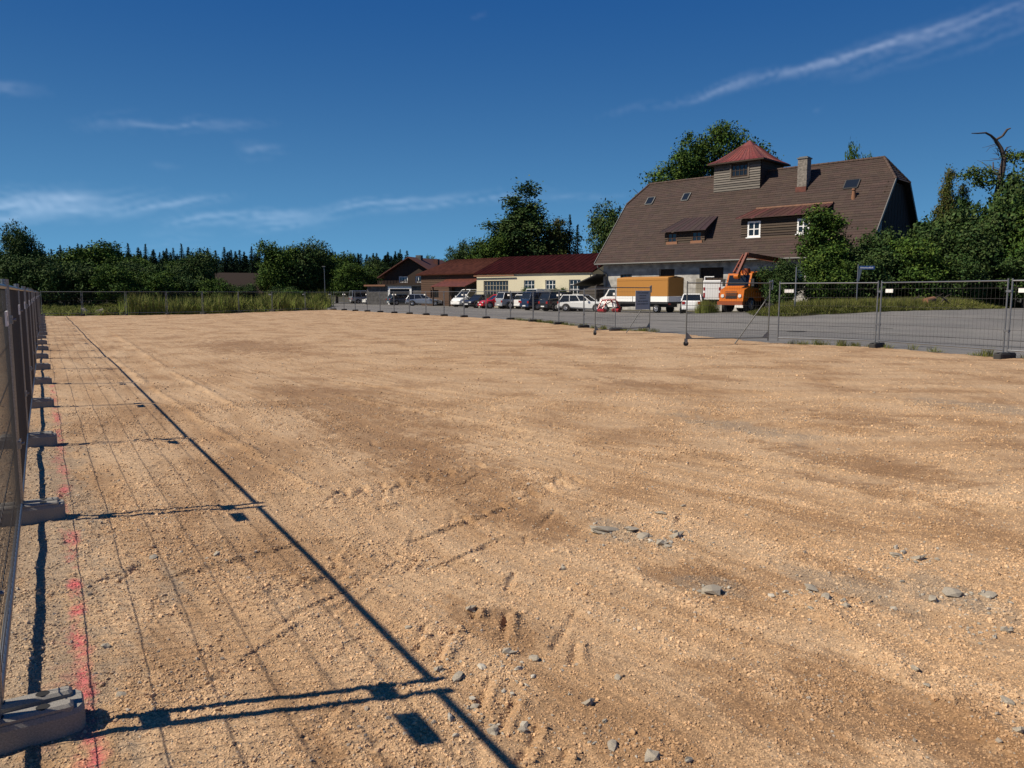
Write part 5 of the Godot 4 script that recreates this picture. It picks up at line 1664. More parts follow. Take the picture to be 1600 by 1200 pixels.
func build_fences():
	make_foot()
	var r := RandomNumberGenerator.new()
	r.seed = 17
	var mb := MB.new()
	mb.tube(Vector3(0, 0.06, 0), Vector3(0, 1.97, 0), 0.021, 0.021, 10)
	var post := mb.mesh()
	mb = MB.new()
	mb.tube(Vector3.ZERO, Vector3(PL, 0, 0), 0.019, 0.019, 8, false)
	var rail := mb.mesh()
	mb = MB.new()
	for k in 34:
		var x := 0.1 + k * 0.1
		mb.tube(Vector3(x, 0.16, 0.004), Vector3(x, 1.91, 0.004), 0.0019, 0.0019, 4, false)
	for y in [0.4, 0.67, 0.94, 1.2, 1.46, 1.73]:
		mb.tube(Vector3(0.03, y, -0.001), Vector3(PL + 0.03, y, -0.001), 0.0036, 0.0036, 4, false)
	var wires := mb.mesh()
	mb = MB.new()
	mb.box(Vector3(-0.075, -0.03, -0.032), Vector3(0.075, 0.03, 0.032))
	mb.tube(Vector3(0, 0, 0.03), Vector3(0, 0, 0.055), 0.012, 0.012, 6)
	var clamp_mesh := mb.mesh()
	var runs := []
	var left := []
	for k in range(-1, 20):
		left.append(Vector2(-0.265 + r.randf_range(-0.03, 0.03), 3.63 + 3.66 * k))
	left[1].x = -0.265; left[2].x = -0.26; left[3].x = -0.27
	runs.append([left, "left", "along the left side of the lot"])
	var back := [Vector2(-0.2, 73.2), Vector2(2.7, 72.4), Vector2(5.85, 71.6), Vector2(9.0, 71.9), Vector2(12.0, 72.5), Vector2(15.66, 75.3), Vector2(19.6, 78.7), Vector2(24.1, 82.7), Vector2(27.6, 84.4)]
	runs.append([back, "back", "across the far end of the lot"])
	var ra := []
	for k in 5:
		ra.append(Vector2(FENCE_RIGHT[k][0], FENCE_RIGHT[k][1]))
	runs.append([ra, "near right", "beside the asphalt, right of the gate"])
	var rb := []
	for k in range(6, 11):
		rb.append(Vector2(FENCE_RIGHT[k][0], FENCE_RIGHT[k][1]))
	for k in range(1, 12):
		rb.append(Vector2(27.79 - 0.005 * k, 46.0 + 3.47 * k))
	runs.append([rb, "far right", "along the street beyond the gate"])
	for run in runs:
		var pts: Array = run[0]
		for k in pts.size():
			var p: Vector2 = pts[k]
			var at := onus(p.x, p.y)
			var a: Vector2 = pts[maxi(k - 1, 0)]
			var b: Vector2 = pts[mini(k + 1, pts.size() - 1)]
			var w := US(b.x, b.y) - US(a.x, a.y)
			var turn := atan2(w.y, w.x)
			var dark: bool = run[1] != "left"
			var lbl := ""
			match run[1]:
				"left": lbl = "grey moulded fence foot, nearest one with holes, lower left corner" if k == 1 else "grey fence foot, %s along the left fence counted from the viewer" % ordinal(k)
				"back": lbl = "dark fence foot, %s from the left under the far end fence" % ordinal(k)
				"near right": lbl = "dark fence foot, %s leftwards under the fence right of the gate" % ordinal(k)
				"far right": lbl = "dark fence foot, %s from the gate along the street fence" % ordinal(k)
			if not (run[1] == "near right" and k == 4):
				foot(at, turn + r.randf_range(-0.05, 0.05), lbl, "fence feet %s" % run[2], dark)
			if k == pts.size() - 1:
				continue
			var q: Vector2 = pts[k + 1]
			var to := onus(q.x, q.y)
			var dv := to - at
			var ln := Vector2(dv.x, dv.z).length() - 0.05
			var o := thing("site_fence", "wire mesh fence panel, %s %s" % [ordinal(k), {"left": "along the left fence counted from the viewer", "back": "from the left across the lot's far end", "near right": "leftwards in the run right of the gate", "far right": "from the gate along the street"}[run[1]]], "site fence", at + dv.normalized() * 0.025 + Vector3(0, -0.01 if run[1] == "left" else 0.05, 0), atan2(-dv.z, dv.x), "mesh fence panels %s" % run[2])
			o.rotation.x = r.randf_range(-0.012, 0.012)
			var plate := -1
			if run[1] == "left": plate = 1
			elif run[1] == "near right": plate = 1 if k != 3 else 1
			elif run[1] == "far right": plate = k % 2 if k % 4 != 3 else -1
			elif k > 4: plate = 1
			panel_parts(o, ln, wires, post, rail, plate, M.zinc)
			if k > 0:
				for y in [0.65, 1.65]:
					var c := part("clamp", clamp_mesh, M.zinc, o)
					c.position = Vector3(-0.022, y, 0)
	# gate leaves, both swung into the lot
	gate(onus(20.05, 16.98), on(5.5, 24.4), wires, post, rail, "open mesh gate leaf on the right with caster wheel and slanting stay")
	gate(onus(23.1, 26.2), on(3.4, 31.7), wires, post, rail, "open mesh gate leaf carrying the notice board, left of the gateway")
	# notice board on the left leaf
	var b0 := onus(23.1, 26.2)
	var b1 := on(3.4, 31.7)
	var dv := (b1 - b0)
	var ln := Vector2(dv.x, dv.z).length()
	var nb := thing("notice_board", "grey notice board with dark lettering hung on left gate leaf", "sign", b0 + Vector3(dv.x, 0, dv.z).normalized() * 0.62 + Vector3(0, 1.02, 0), atan2(-dv.z, dv.x))
	nb.position += Basis(Vector3.UP, nb.rotation.y) * Vector3(0, 0, -0.03)
	mb = MB.new()
	mb.cbox(Vector3(-0.52, 0.0, -0.008), Vector3(0.52, 0.82, 0.008), 0.005)
	part("board", mb.mesh(), M.plate_grey, nb)
	mb = MB.new()
	for row in [[0.70, 0.40, 8], [0.58, 0.26, 6], [0.47, 0.24, 7], [0.34, 0.36, 9], [0.22, 0.40, 11]]:
		var x: float = -row[1]
		while x < row[1]:
			var w := r.randf_range(0.02, 0.10)
			mb.box(Vector3(x, row[0], -0.0095), Vector3(minf(x + w, row[1]), row[0] + 0.045, -0.0081))
			mb.box(Vector3(x, row[0], 0.0081), Vector3(minf(x + w, row[1]), row[0] + 0.045, 0.0095))
			x += w + r.randf_range(0.012, 0.03)
	part("lettering", mb.mesh(), M.print, nb)
func gate(hinge: Vector3, free: Vector3, wires: Mesh, post: Mesh, rail: Mesh, label: String):
	var dv := free - hinge
	var ln := Vector2(dv.x, dv.z).length()
	var o := thing("gate_leaf", label, "gate", hinge + Vector3(0, 0.06, 0), atan2(-dv.z, dv.x))
	panel_parts(o, ln, wires, post, rail, -1, M.zinc_dull)
	var mb := MB.new()
	mb.tube(Vector3(0.0, 1.55, 0.03), Vector3(minf(1.25, ln * 0.35), 0.0 - 0.05, 0.35), 0.02, 0.02, 8)
	part("stay", mb.mesh(), M.zinc_dull, o)
	for q in [[0.05, 0.25], [ln - 0.05, ln - 0.25]]:
		mb = MB.new()
		mb.tri(Vector3(q[0], 0.16, 0.012), Vector3(q[1], 0.16, 0.012), Vector3(q[0], 0.36, 0.012), Vector3(0, 0, 1))
		mb.tri(Vector3(q[0], 0.16, -0.012), Vector3(q[1], 0.16, -0.012), Vector3(q[0], 0.36, -0.012), Vector3(0, 0, -1))
		part("gusset", mb.mesh(), M.zinc, o)
	mb = MB.new()
	var yb := free.y - hinge.y - 0.06
	mb.tube(Vector3(ln - 0.03, yb + 0.08, -0.025), Vector3(ln - 0.03, yb + 0.08, 0.025), 0.08, 0.08, 14)
	var wh := part("caster_wheel", mb.mesh(), M.rubber, o)
	mb = MB.new()
	mb.box(Vector3(ln - 0.07, yb + 0.09, -0.04), Vector3(ln + 0.01, 0.16, -0.03)); mb.box(Vector3(ln - 0.07, yb + 0.09, 0.03), Vector3(ln + 0.01, 0.16, 0.04))
	part("fork", mb.mesh(), M.zinc, wh)
	mb = MB.new()
	mb.tube(Vector3(-0.05, 1.7, 0), Vector3(-0.05, 2.02, 0), 0.025, 0.025, 8)
	mb.tube(Vector3(-0.05, 1.96, 0), Vector3(0.05, 1.96, 0), 0.03, 0.03, 8)
	part("hinge", mb.mesh(), M.zinc, o)

# ---------------------------------------------------------------- vehicles
var paints := {}
func paint(c: Color, rough := 0.3, metal := 0.0) -> StandardMaterial3D:
	var key := str(c)
	if not paints.has(key):
		var m := StandardMaterial3D.new()
		m.albedo_color = lin(c.r, c.g, c.b)
		m.roughness = rough
		m.metallic = metal
		m.clearcoat_enabled = true
		m.clearcoat = 0.6
		m.clearcoat_roughness = 0.1
		paints[key] = m
	return paints[key]
var wheel_cache := {}
func wheel(parent: Node, at: Vector3, rad: float, width: float, side: float):
	var key := "%.2f %.2f" % [rad, width]
	if not wheel_cache.has(key):
		var mb := MB.new()
		mb.tube(Vector3(0, 0, -width * 0.5), Vector3(0, 0, width * 0.5), rad, rad, 20)
		mb.tube(Vector3(0, 0, width * 0.5), Vector3(0, 0, width * 0.5 + 0.012), rad * 0.96, rad * 0.7, 20, false)
		var rm := MB.new()
		rm.tube(Vector3(0, 0, width * 0.5 - 0.01), Vector3(0, 0, width * 0.5 + 0.02), rad * 0.66, rad * 0.6, 16)
		for k in 5:
			var a := TAU * k / 5.0
			rm.tube(Vector3(0, 0, width * 0.5 + 0.022), Vector3(cos(a), sin(a), 0) * rad * 0.6 + Vector3(0, 0, width * 0.5 + 0.022), 0.03, 0.025, 5)
		wheel_cache[key] = [mb.mesh(), rm.mesh()]
	var o := Node3D.new()
	o.name = "wheel"
	parent.add_child(o, true)
	o.position = at
	if side < 0: o.rotation.y = PI
	part("tyre", wheel_cache[key][0], M.rubber, o)
	part("rim", wheel_cache[key][1], M.rim, o)
# outlines: top line of the body as [x, y] from rear (-) to front (+), in fractions of length and metres; glass house as rear foot, rear top, front top, front foot
const SHAPES := {
	"hatch": {"l": 4.0, "w": 1.72, "h": 1.46, "body": [[-0.5, 0.62], [-0.49, 0.9], [-0.46, 0.95], [0.2, 0.92], [0.38, 0.84], [0.47, 0.70], [0.5, 0.55]], "house": [-0.47, -0.40, 0.05, 0.24]},
	"wagon": {"l": 4.6, "w": 1.78, "h": 1.47, "body": [[-0.5, 0.6], [-0.49, 0.88], [-0.47, 0.94], [0.16, 0.91], [0.36, 0.83], [0.47, 0.70], [0.5, 0.52]], "house": [-0.47, -0.39, 0.02, 0.19]},
	"sedan": {"l": 4.5, "w": 1.76, "h": 1.43, "body": [[-0.5, 0.6], [-0.49, 0.9], [-0.46, 0.96], [-0.3, 0.97], [0.16, 0.92], [0.36, 0.84], [0.47, 0.70], [0.5, 0.52]], "house": [-0.34, -0.22, 0.02, 0.20]},
	"suv": {"l": 4.5, "w": 1.84, "h": 1.70, "body": [[-0.5, 0.7], [-0.49, 1.02], [-0.47, 1.08], [0.18, 1.06], [0.38, 0.99], [0.48, 0.86], [0.5, 0.66]], "house": [-0.475, -0.42, 0.06, 0.22]},
	"van": {"l": 5.0, "w": 1.95, "h": 2.05, "body": [[-0.5, 0.6], [-0.495, 1.1], [-0.49, 1.14], [0.26, 1.14], [0.40, 1.04], [0.47, 0.86], [0.5, 0.62]], "house": [-0.495, -0.48, 0.14, 0.33]},
	"bus": {"l": 4.7, "w": 1.85, "h": 1.98, "body": [[-0.5, 0.6], [-0.495, 1.08], [-0.49, 1.12], [0.34, 1.1], [0.44, 1.0], [0.49, 0.8], [0.5, 0.6]], "house": [-0.49, -0.47, 0.26, 0.40]},
	"mini": {"l": 3.6, "w": 1.64, "h": 1.42, "body": [[-0.5, 0.6], [-0.485, 0.84], [-0.45, 0.92], [0.2, 0.92], [0.38, 0.86], [0.47, 0.70], [0.5, 0.52]], "house": [-0.46, -0.36, 0.08, 0.26]},
}
func car(called: String, label: String, category: String, shape: String, at: Vector3, turn: float, c: Color, metal := 0.0, cargo := false) -> Node3D:
	var S: Dictionary = SHAPES[shape]
	var o := thing(called, label, category, at, turn, "vehicles parked by the buildings")
	var ln: float = S.l
	var w: float = S.w * 0.5
	var hh: float = S.h
	var pm := paint(c, 0.3, metal)
	# body shell: sections along the length
	var st := []
	for q in S.body:
		var fx: float = q[0]
		var ends := ss(0.5, 0.36, absf(fx))
		var ww := w * lerpf(0.80, 1.0, ends)
		var yb := lerpf(0.38, 0.2, ends)
		var top: float = q[1]
		st.append([Vector3(fx * ln, yb, ww * 0.9), Vector3(fx * ln, yb + 0.12, ww), Vector3(fx * ln, maxf(top - 0.22, yb + 0.2), ww), Vector3(fx * ln, top - 0.05, ww * 0.965), Vector3(fx * ln, top, ww * 0.88)])
	var mb := MB.new()
	for i in st.size() - 1:
		for j in 4:
			for sg in [1.0, -1.0]:
				var k := Vector3(1, 1, sg)
				mb.quad(st[i][j] * k, st[i + 1][j] * k, st[i + 1][j + 1] * k, st[i][j + 1] * k, Vector3(0, 0.25 * (j - 1), sg))
		mb.quad(st[i][4], st[i + 1][4], st[i + 1][4] * Vector3(1, 1, -1), st[i][4] * Vector3(1, 1, -1), Vector3.UP)
		mb.quad(st[i][0], st[i + 1][0], st[i + 1][0] * Vector3(1, 1, -1), st[i][0] * Vector3(1, 1, -1), Vector3.DOWN)
	for e in [0, st.size() - 1]:
		for j in 4:
			mb.quad(st[e][j], st[e][j + 1], st[e][j + 1] * Vector3(1, 1, -1), st[e][j] * Vector3(1, 1, -1), Vector3(-1 if e == 0 else 1, 0, 0))
	part("body", mb.mesh(), pm, o)
	# glass house, roof and pillars
	var H: Array = S.house
	var belt: float = S.body[3][1]
	var f := [Vector3(H[0] * ln, belt - 0.06, w * 0.86), Vector3(H[1] * ln, hh - 0.06, w * 0.72), Vector3(H[2] * ln, hh - 0.06, w * 0.72), Vector3(H[3] * ln, belt - 0.06, w * 0.86)]
	mb = MB.new()
	for sg in [1.0, -1.0]:
		var k := Vector3(1, 1, sg)
		mb.quad(f[0] * k, f[1] * k, f[2] * k, f[3] * k, Vector3(0, 0.1, sg))
	var mz := Vector3(1, 1, -1)
	mb.quad(f[0], f[1], f[1] * mz, f[0] * mz, Vector3(-1, 0.3, 0))
	mb.quad(f[2], f[3], f[3] * mz, f[2] * mz, Vector3(1, 0.3, 0))
	part("windows", mb.mesh(), M.glass, o)
	mb = MB.new()
	mb.cbox(Vector3(H[1] * ln - 0.06, hh - 0.075, -w * 0.745), Vector3(H[2] * ln + 0.06, hh, w * 0.745), 0.035)
	part("roof", mb.mesh(), pm, o)
	mb = MB.new()
	var cols := [0.0, 0.34, 0.68, 1.0]
	for sg in [1.0, -1.0]:
		for t in cols:
			var lo: Vector3 = f[0].lerp(f[3], t) * Vector3(1, 1, sg)
			var up: Vector3 = f[1].lerp(f[2], t) * Vector3(1, 1, sg)
			mb.tube(lo, up, 0.05 if t in [0.0, 1.0] else 0.035, 0.045, 5, false)
		if cargo:
			var a0: Vector3 = f[0] * Vector3(1, 1, sg); var a1: Vector3 = f[1] * Vector3(1, 1, sg)
			var b0: Vector3 = f[0].lerp(f[3], 0.66) * Vector3(1, 1, sg); var b1: Vector3 = f[1].lerp(f[2], 0.66) * Vector3(1, 1, sg)
			var z := Vector3(0, 0, 0.012 * sg)
			mb.quad(a0 + z, b0 + z, b1 + z, a1 + z, Vector3(0, 0.1, sg))
	part("pillars", mb.mesh(), pm, o)
	var wr := 0.31 if shape != "suv" and shape != "van" else 0.35
	for x in [-0.31 * ln, 0.32 * ln]:
		for sg in [1.0, -1.0]:
			mb = MB.new()
			mb.tube(Vector3(x, wr + 0.02, sg * (w * 0.75)), Vector3(x, wr + 0.02, sg * (w + 0.004)), wr + 0.06, wr + 0.06, 18)
			part("wheel_arch", mb.mesh(), M.black, o)
			wheel(o, Vector3(x, wr, sg * (w - 0.09)), wr, 0.2, sg)
	for sg in [1.0, -1.0]:
		mb = MB.new()
		mb.box(Vector3(-0.5 * ln - 0.015, 0.66, sg * w * 0.55), Vector3(-0.485 * ln, 0.86, sg * w * 0.80))
		part("tail_light", mb.mesh(), M.tail, o)
		mb = MB.new()
		mb.box(Vector3(0.478 * ln, 0.58, sg * w * 0.45), Vector3(0.5 * ln + 0.012, 0.70, sg * w * 0.80))
		part("headlight", mb.mesh(), M.lamp, o)
		mb = MB.new()
		mb.box(Vector3(H[3] * ln - 0.28, belt + 0.02, sg * w), Vector3(H[3] * ln - 0.14, belt + 0.14, sg * (w + 0.16)))
		part("mirror", mb.mesh(), pm, o)
	for e in [-1.0, 1.0]:
		mb = MB.new()
		mb.cbox(Vector3(minf(e * 0.475 * ln, e * (0.5 * ln + 0.04)), 0.3, -w * 0.8), Vector3(maxf(e * 0.475 * ln, e * (0.5 * ln + 0.04)), 0.5, w * 0.8), 0.05)
		part("bumper", mb.mesh(), pm if shape != "bus" else M.black, o)
		mb = MB.new()
		mb.box(Vector3(minf(e * (0.5 * ln + 0.042), e * (0.5 * ln + 0.05)), 0.36, -0.26), Vector3(maxf(e * (0.5 * ln + 0.042), e * (0.5 * ln + 0.05)), 0.47, 0.26))
		part("number_plate", mb.mesh(), M.plate, o)
	return o

func build_vehicles():
	var ac := atan2(ST, CT)        # nose towards the buildings
	var row := func(px: float, u: float) -> Vector3:
		var k := (px - 800.0) / 1200.0
		var d := u / (CT * k + ST)
		return on(k * d, d)
	var list := [
		["parked_van", "silver grey van, leftmost vehicle of the parked row", "van", "bus", 572, 42.5, Color(0.33, 0.36, 0.40), 0.0, 0.5],
		["parked_car", "low white sedan with its bonnet to the street, beside silver grey van", "car", "sedan", 593, 41.5, Color(0.70, 0.70, 0.68), PI, 0.0],
		["parked_car", "black hatchback behind the low white sedan", "car", "hatch", 606, 44.5, Color(0.015, 0.016, 0.018), 0.0, 0.0],
		["parked_car", "pale silver hatchback squeezed between black hatchback and blue-grey car", "car", "hatch", 617, 43.8, Color(0.55, 0.55, 0.56), 0.0, 0.0],
		["parked_car", "blue-grey estate car left of the large silver estate", "car", "wagon", 632, 42.0, Color(0.08, 0.12, 0.15), 0.0, 0.4],
		["parked_car", "large silver estate car in the left half of the row", "car", "wagon", 663, 41.5, Color(0.40, 0.42, 0.45), -0.45, 0.5],
		["parked_car", "olive grey pickup-like car in the shade right of silver estate", "car", "suv", 688, 45.5, Color(0.16, 0.20, 0.16), 0.0, 0.0],
		["parked_van", "white high-roofed delivery van with sloping bonnet to the left", "van", "van", 736, 43.5, Color(0.76, 0.76, 0.74), PI + 0.25, 0.0],
		["parked_car", "black hatchback in front of the white delivery van", "car", "hatch", 749, 41.0, Color(0.018, 0.019, 0.022), PI + 0.3, 0.0],
		["parked_car", "bright red hatchback, only red car of the parked row", "car", "hatch", 778, 41.0, Color(0.52, 0.008, 0.018), PI - 0.1, 0.0],
		["parked_car", "silver and grey off-roader right of the red hatchback", "car", "suv", 808, 42.0, Color(0.38, 0.39, 0.40), 0.0, 0.3],
		["parked_car", "white hatchback half hidden between grey off-roader and blue car", "car", "hatch", 832, 43.0, Color(0.68, 0.68, 0.66), 0.0, 0.0],
		["parked_car", "dark blue people carrier below the white van roof", "car", "suv", 850, 41.0, Color(0.012, 0.03, 0.075), 0.0, 0.2],
		["parked_van", "white van whose roof shows above the dark blue people carrier", "van", "van", 853, 46.0, Color(0.66, 0.66, 0.63), 0.3, 0.0],
		["parked_car", "black off-roader right of the dark blue people carrier", "car", "suv", 880, 40.5, Color(0.014, 0.015, 0.018), 0.0, 0.0],
		["parked_car", "white and black car with its bonnet towards the plank lean-to", "car", "wagon", 913, 40.6, Color(0.66, 0.66, 0.64), -1.05, 0.0],
	]
	for q in list:
		car(q[0], q[1], q[2], q[3], row.call(q[4], q[5]), ac + q[7], q[6], q[8], q[3] == "van")
	# small white car by the grass clump, seen from behind
	car("small_white_car", "small rounded white car standing alone by the grass clump", "car", "mini", on(13.4, 57.0), 1.25, Color(0.74, 0.74, 0.72))
	car("parked_car", "white car mostly hidden behind the dark shrub", "car", "hatch", on(18.6, 57.5), 0.3, Color(0.7, 0.7, 0.7))
	tarp_truck()
	boom_truck()
	white_truck()
	red_implement()

func tarp_truck():
	# long axis along the house front, cab to the left
	var o := thing("tarpaulin_truck", "flatbed truck with ochre tarpaulin cover and white drop sides", "truck", on(11.3, 63.6), PI - 0.86, "")
	o.scale = Vector3(0.93, 0.95, 0.93)
	# local x runs towards the cab
	var mb := MB.new()
	var x0 := -2.9; var x1 := 2.9
	var w := 1.1
	mb.cbox(Vector3(x0, 1.42, -w), Vector3(x1, 3.0, w), 0.06)
	# bowed top
	mb.quad(Vector3(x0 + 0.05, 2.99, -w + 0.05), Vector3(x1 - 0.05, 2.99, -w + 0.05), Vector3(x1 - 0.05, 3.10, 0), Vector3(x0 + 0.05, 3.10, 0), Vector3.UP)
	mb.quad(Vector3(x0 + 0.05, 2.99, w - 0.05), Vector3(x1 - 0.05, 2.99, w - 0.05), Vector3(x1 - 0.05, 3.10, 0), Vector3(x0 + 0.05, 3.10, 0), Vector3.UP)
	var tp := part("tarpaulin", mb.mesh(), M.tarp, o)
	# folds and lashing ropes
	mb = MB.new()
	for z in [-w - 0.01, w + 0.01]:
		mb.tube(Vector3(x0, 2.78, z), Vector3(x1, 2.75, z), 0.015, 0.015, 5)
	part("fold", mb.mesh(), M.tarp, tp)
	for z in [-w - 0.03, w + 0.0]:
		for k in 3:
			mb = MB.new()
			var a := lerpf(x0, x1, k / 3.0) + 0.03
			mb.box(Vector3(a, 0.95, z), Vector3(a + (x1 - x0) / 3.0 - 0.06, 1.40, z + 0.03))
			part("drop_side", mb.mesh(), M.white_paint, o)
	mb = MB.new()
	mb.box(Vector3(x0 - 0.03, 0.95, -w + 0.02), Vector3(x0, 1.40, w - 0.02))
	part("tail_board", mb.mesh(), M.white_paint, o)
	mb = MB.new()
	mb.box(Vector3(x0, 0.78, -w), Vector3(x1, 0.94, w)); mb.box(Vector3(x0 + 0.2, 0.5, -0.45), Vector3(x1 + 1.8, 0.77, 0.45))
	part("chassis", mb.mesh(), M.black, o)
	# cab
	mb = MB.new()
	var pr := [Vector2(2.98, 0.45), Vector2(2.98, 2.1), Vector2(3.9, 2.1), Vector2(4.45, 1.4), Vector2(5.0, 1.2), Vector2(5.1, 0.45)]
	mb.prism(pr, -0.98, 0.98)
	var cab := part("cab", mb.mesh(), M.white_paint, o)
	mb = MB.new()
	for z in [-0.99, 0.985]:
		mb.prism([Vector2(3.15, 1.4), Vector2(3.15, 1.98), Vector2(3.85, 1.98), Vector2(4.25, 1.4)], z, z + 0.006)
	mb.quad(Vector3(3.98, 2.03, -0.85), Vector3(3.98, 2.03, 0.85), Vector3(4.46, 1.42, 0.85), Vector3(4.46, 1.42, -0.85), Vector3(1, 1, 0))
	part("window", mb.mesh(), M.glass, cab)
	for sg in [-1.0, 1.0]:
		wheel(o, Vector3(-1.6, 0.36, sg * 0.9), 0.36, 0.26, sg)
		wheel(o, Vector3(4.35, 0.36, sg * 0.88), 0.36, 0.22, sg)
		mb = MB.new()
		mb.box(Vector3(5.05, 0.85, sg * 0.6), Vector3(5.12, 1.02, sg * 0.9))
		part("headlight", mb.mesh(), M.lamp, o)
		mb = MB.new()
		mb.box(Vector3(x0 - 0.05, 0.7, sg * 0.75), Vector3(x0 - 0.01, 0.84, sg * 1.02))
		part("tail_light", mb.mesh(), M.tail, o)

func boom_truck():
	# orange municipal truck: cab nose to the left of the picture, lift boom on its back
	var o := thing("boom_truck", "orange municipal truck with folded lifting boom and cab mirrors", "truck", on(16.6, 53.5), PI + 0.68)
	# local x forwards
	var mb := MB.new()
	mb.prism([Vector2(0.3, 0.75), Vector2(0.3, 2.62), Vector2(1.45, 2.62), Vector2(1.72, 1.75), Vector2(2.3, 1.5), Vector2(2.42, 0.75)], -0.95, 0.95)
	var cab := part("cab", mb.mesh(), M.orange, o)
	mb = MB.new()
	mb.quad(Vector3(1.50, 2.5, -0.82), Vector3(1.50, 2.5, 0.82), Vector3(1.725, 1.8, 0.82), Vector3(1.725, 1.8, -0.82), Vector3(1, 0.2, 0))
	part("windscreen", mb.mesh(), M.glass, cab)
	for sg in [-1.0, 1.0]:
		mb = MB.new()
		mb.prism([Vector2(0.75, 1.65), Vector2(0.75, 2.45), Vector2(1.35, 2.45), Vector2(1.6, 1.65)], sg * 0.951, sg * 0.96)
		part("side_window", mb.mesh(), M.glass, cab)
		mb = MB.new()
		mb.box(Vector3(1.6, 1.75, sg * 1.05), Vector3(1.68, 2.25, sg * 1.25))
		mb.tube(Vector3(1.64, 2.2, sg * 0.9), Vector3(1.64, 2.2, sg * 1.15), 0.02, 0.02, 6)
		part("mirror", mb.mesh(), M.black, o)
		mb = MB.new()
		mb.tube(Vector3(2.36, 1.1, sg * 0.68), Vector3(2.43, 1.1, sg * 0.68), 0.12, 0.12, 14)
		part("headlight", mb.mesh(), M.lamp, o)
		wheel(o, Vector3(1.5, 0.5, sg * 0.82), 0.5, 0.32, sg)
		wheel(o, Vector3(-2.2, 0.5, sg * 0.82), 0.5, 0.32, sg)
	mb = MB.new()
	for k in 5:
		mb.box(Vector3(2.41, 0.95 + k * 0.1, -0.45), Vector3(2.44, 1.0 + k * 0.1, 0.45))
	part("grille", mb.mesh(), M.black, cab)
	mb = MB.new()
	mb.box(Vector3(2.3, 0.5, -1.0), Vector3(2.55, 0.74, 1.0))
	part("bumper", mb.mesh(), M.orange_dull, o)
	mb = MB.new()
	mb.box(Vector3(-3.3, 0.62, -0.4), Vector3(2.2, 0.8, 0.4))
	part("chassis", mb.mesh(), M.black, o)
	mb = MB.new()
	mb.cbox(Vector3(-3.4, 0.85, -1.05), Vector3(0.2, 2.66, 1.05), 0.05)
	var bx := part("box_body", mb.mesh(), M.orange_dull, o)
	mb = MB.new()
	mb.box(Vector3(-3.42, 2.67, -1.08), Vector3(0.22, 2.76, 1.08))
	part("roof_edge", mb.mesh(), M.orange, bx)
	# beacon, turntable, boom folded over the cab with lattice mast
	mb = MB.new()
	mb.tube(Vector3(0.7, 2.62, 0.4), Vector3(0.7, 2.85, 0.4), 0.07, 0.06, 10)
	part("beacon", mb.mesh(), M.orange, cab)
	mb = MB.new()
	mb.tube(Vector3(1.0, 2.63, -0.2), Vector3(1.0, 2.95, -0.2), 0.28, 0.22, 14)
	part("turntable", mb.mesh(), M.orange_dull, o)
	mb = MB.new()
	beam(mb, Vector3(2.4, 2.5, -0.45), Vector3(1.25, 3.95, -0.35), 0.16, 0.2)
	beam(mb, Vector3(2.0, 2.65, 0.15), Vector3(1.0, 3.9, 0.1), 0.1, 0.12)
	for k in 5:
		var t := k / 5.0
		beam(mb, Vector3(2.3, 2.6, -0.42).lerp(Vector3(1.25, 3.9, -0.35), t), Vector3(1.95, 2.7, 0.13).lerp(Vector3(1.0, 3.85, 0.1), t + 0.12), 0.04, 0.05)
	part("boom", mb.mesh(), M.boom_red, o)
	mb = MB.new()
	beam(mb, Vector3(1.3, 3.85, -0.36), Vector3(-3.4, 3.55, -0.3), 0.26, 0.3)
	part("boom", mb.mesh(), M.boom_red, o)
	mb = MB.new()
	mb.tube(Vector3(1.9, 2.75, -0.28), Vector3(1.45, 3.5, -0.28), 0.05, 0.05, 8)
	mb.tube(Vector3(1.45, 3.5, -0.28), Vector3(1.3, 3.75, -0.28), 0.03, 0.03, 8)
	part("ram", mb.mesh(), M.lamp, o)
	mb = MB.new()
	mb.tube(Vector3(2.45, 2.4, -0.62), Vector3(2.45, 2.4, -0.28), 0.17, 0.17, 14)
	part("knuckle", mb.mesh(), M.orange, o)
	mb = MB.new()
	mb.tube(Vector3(-3.2, 2.77, -0.3), Vector3(-3.2, 3.5, -0.3), 0.1, 0.1, 8)
	part("boom_rest", mb.mesh(), M.orange_dull, o)

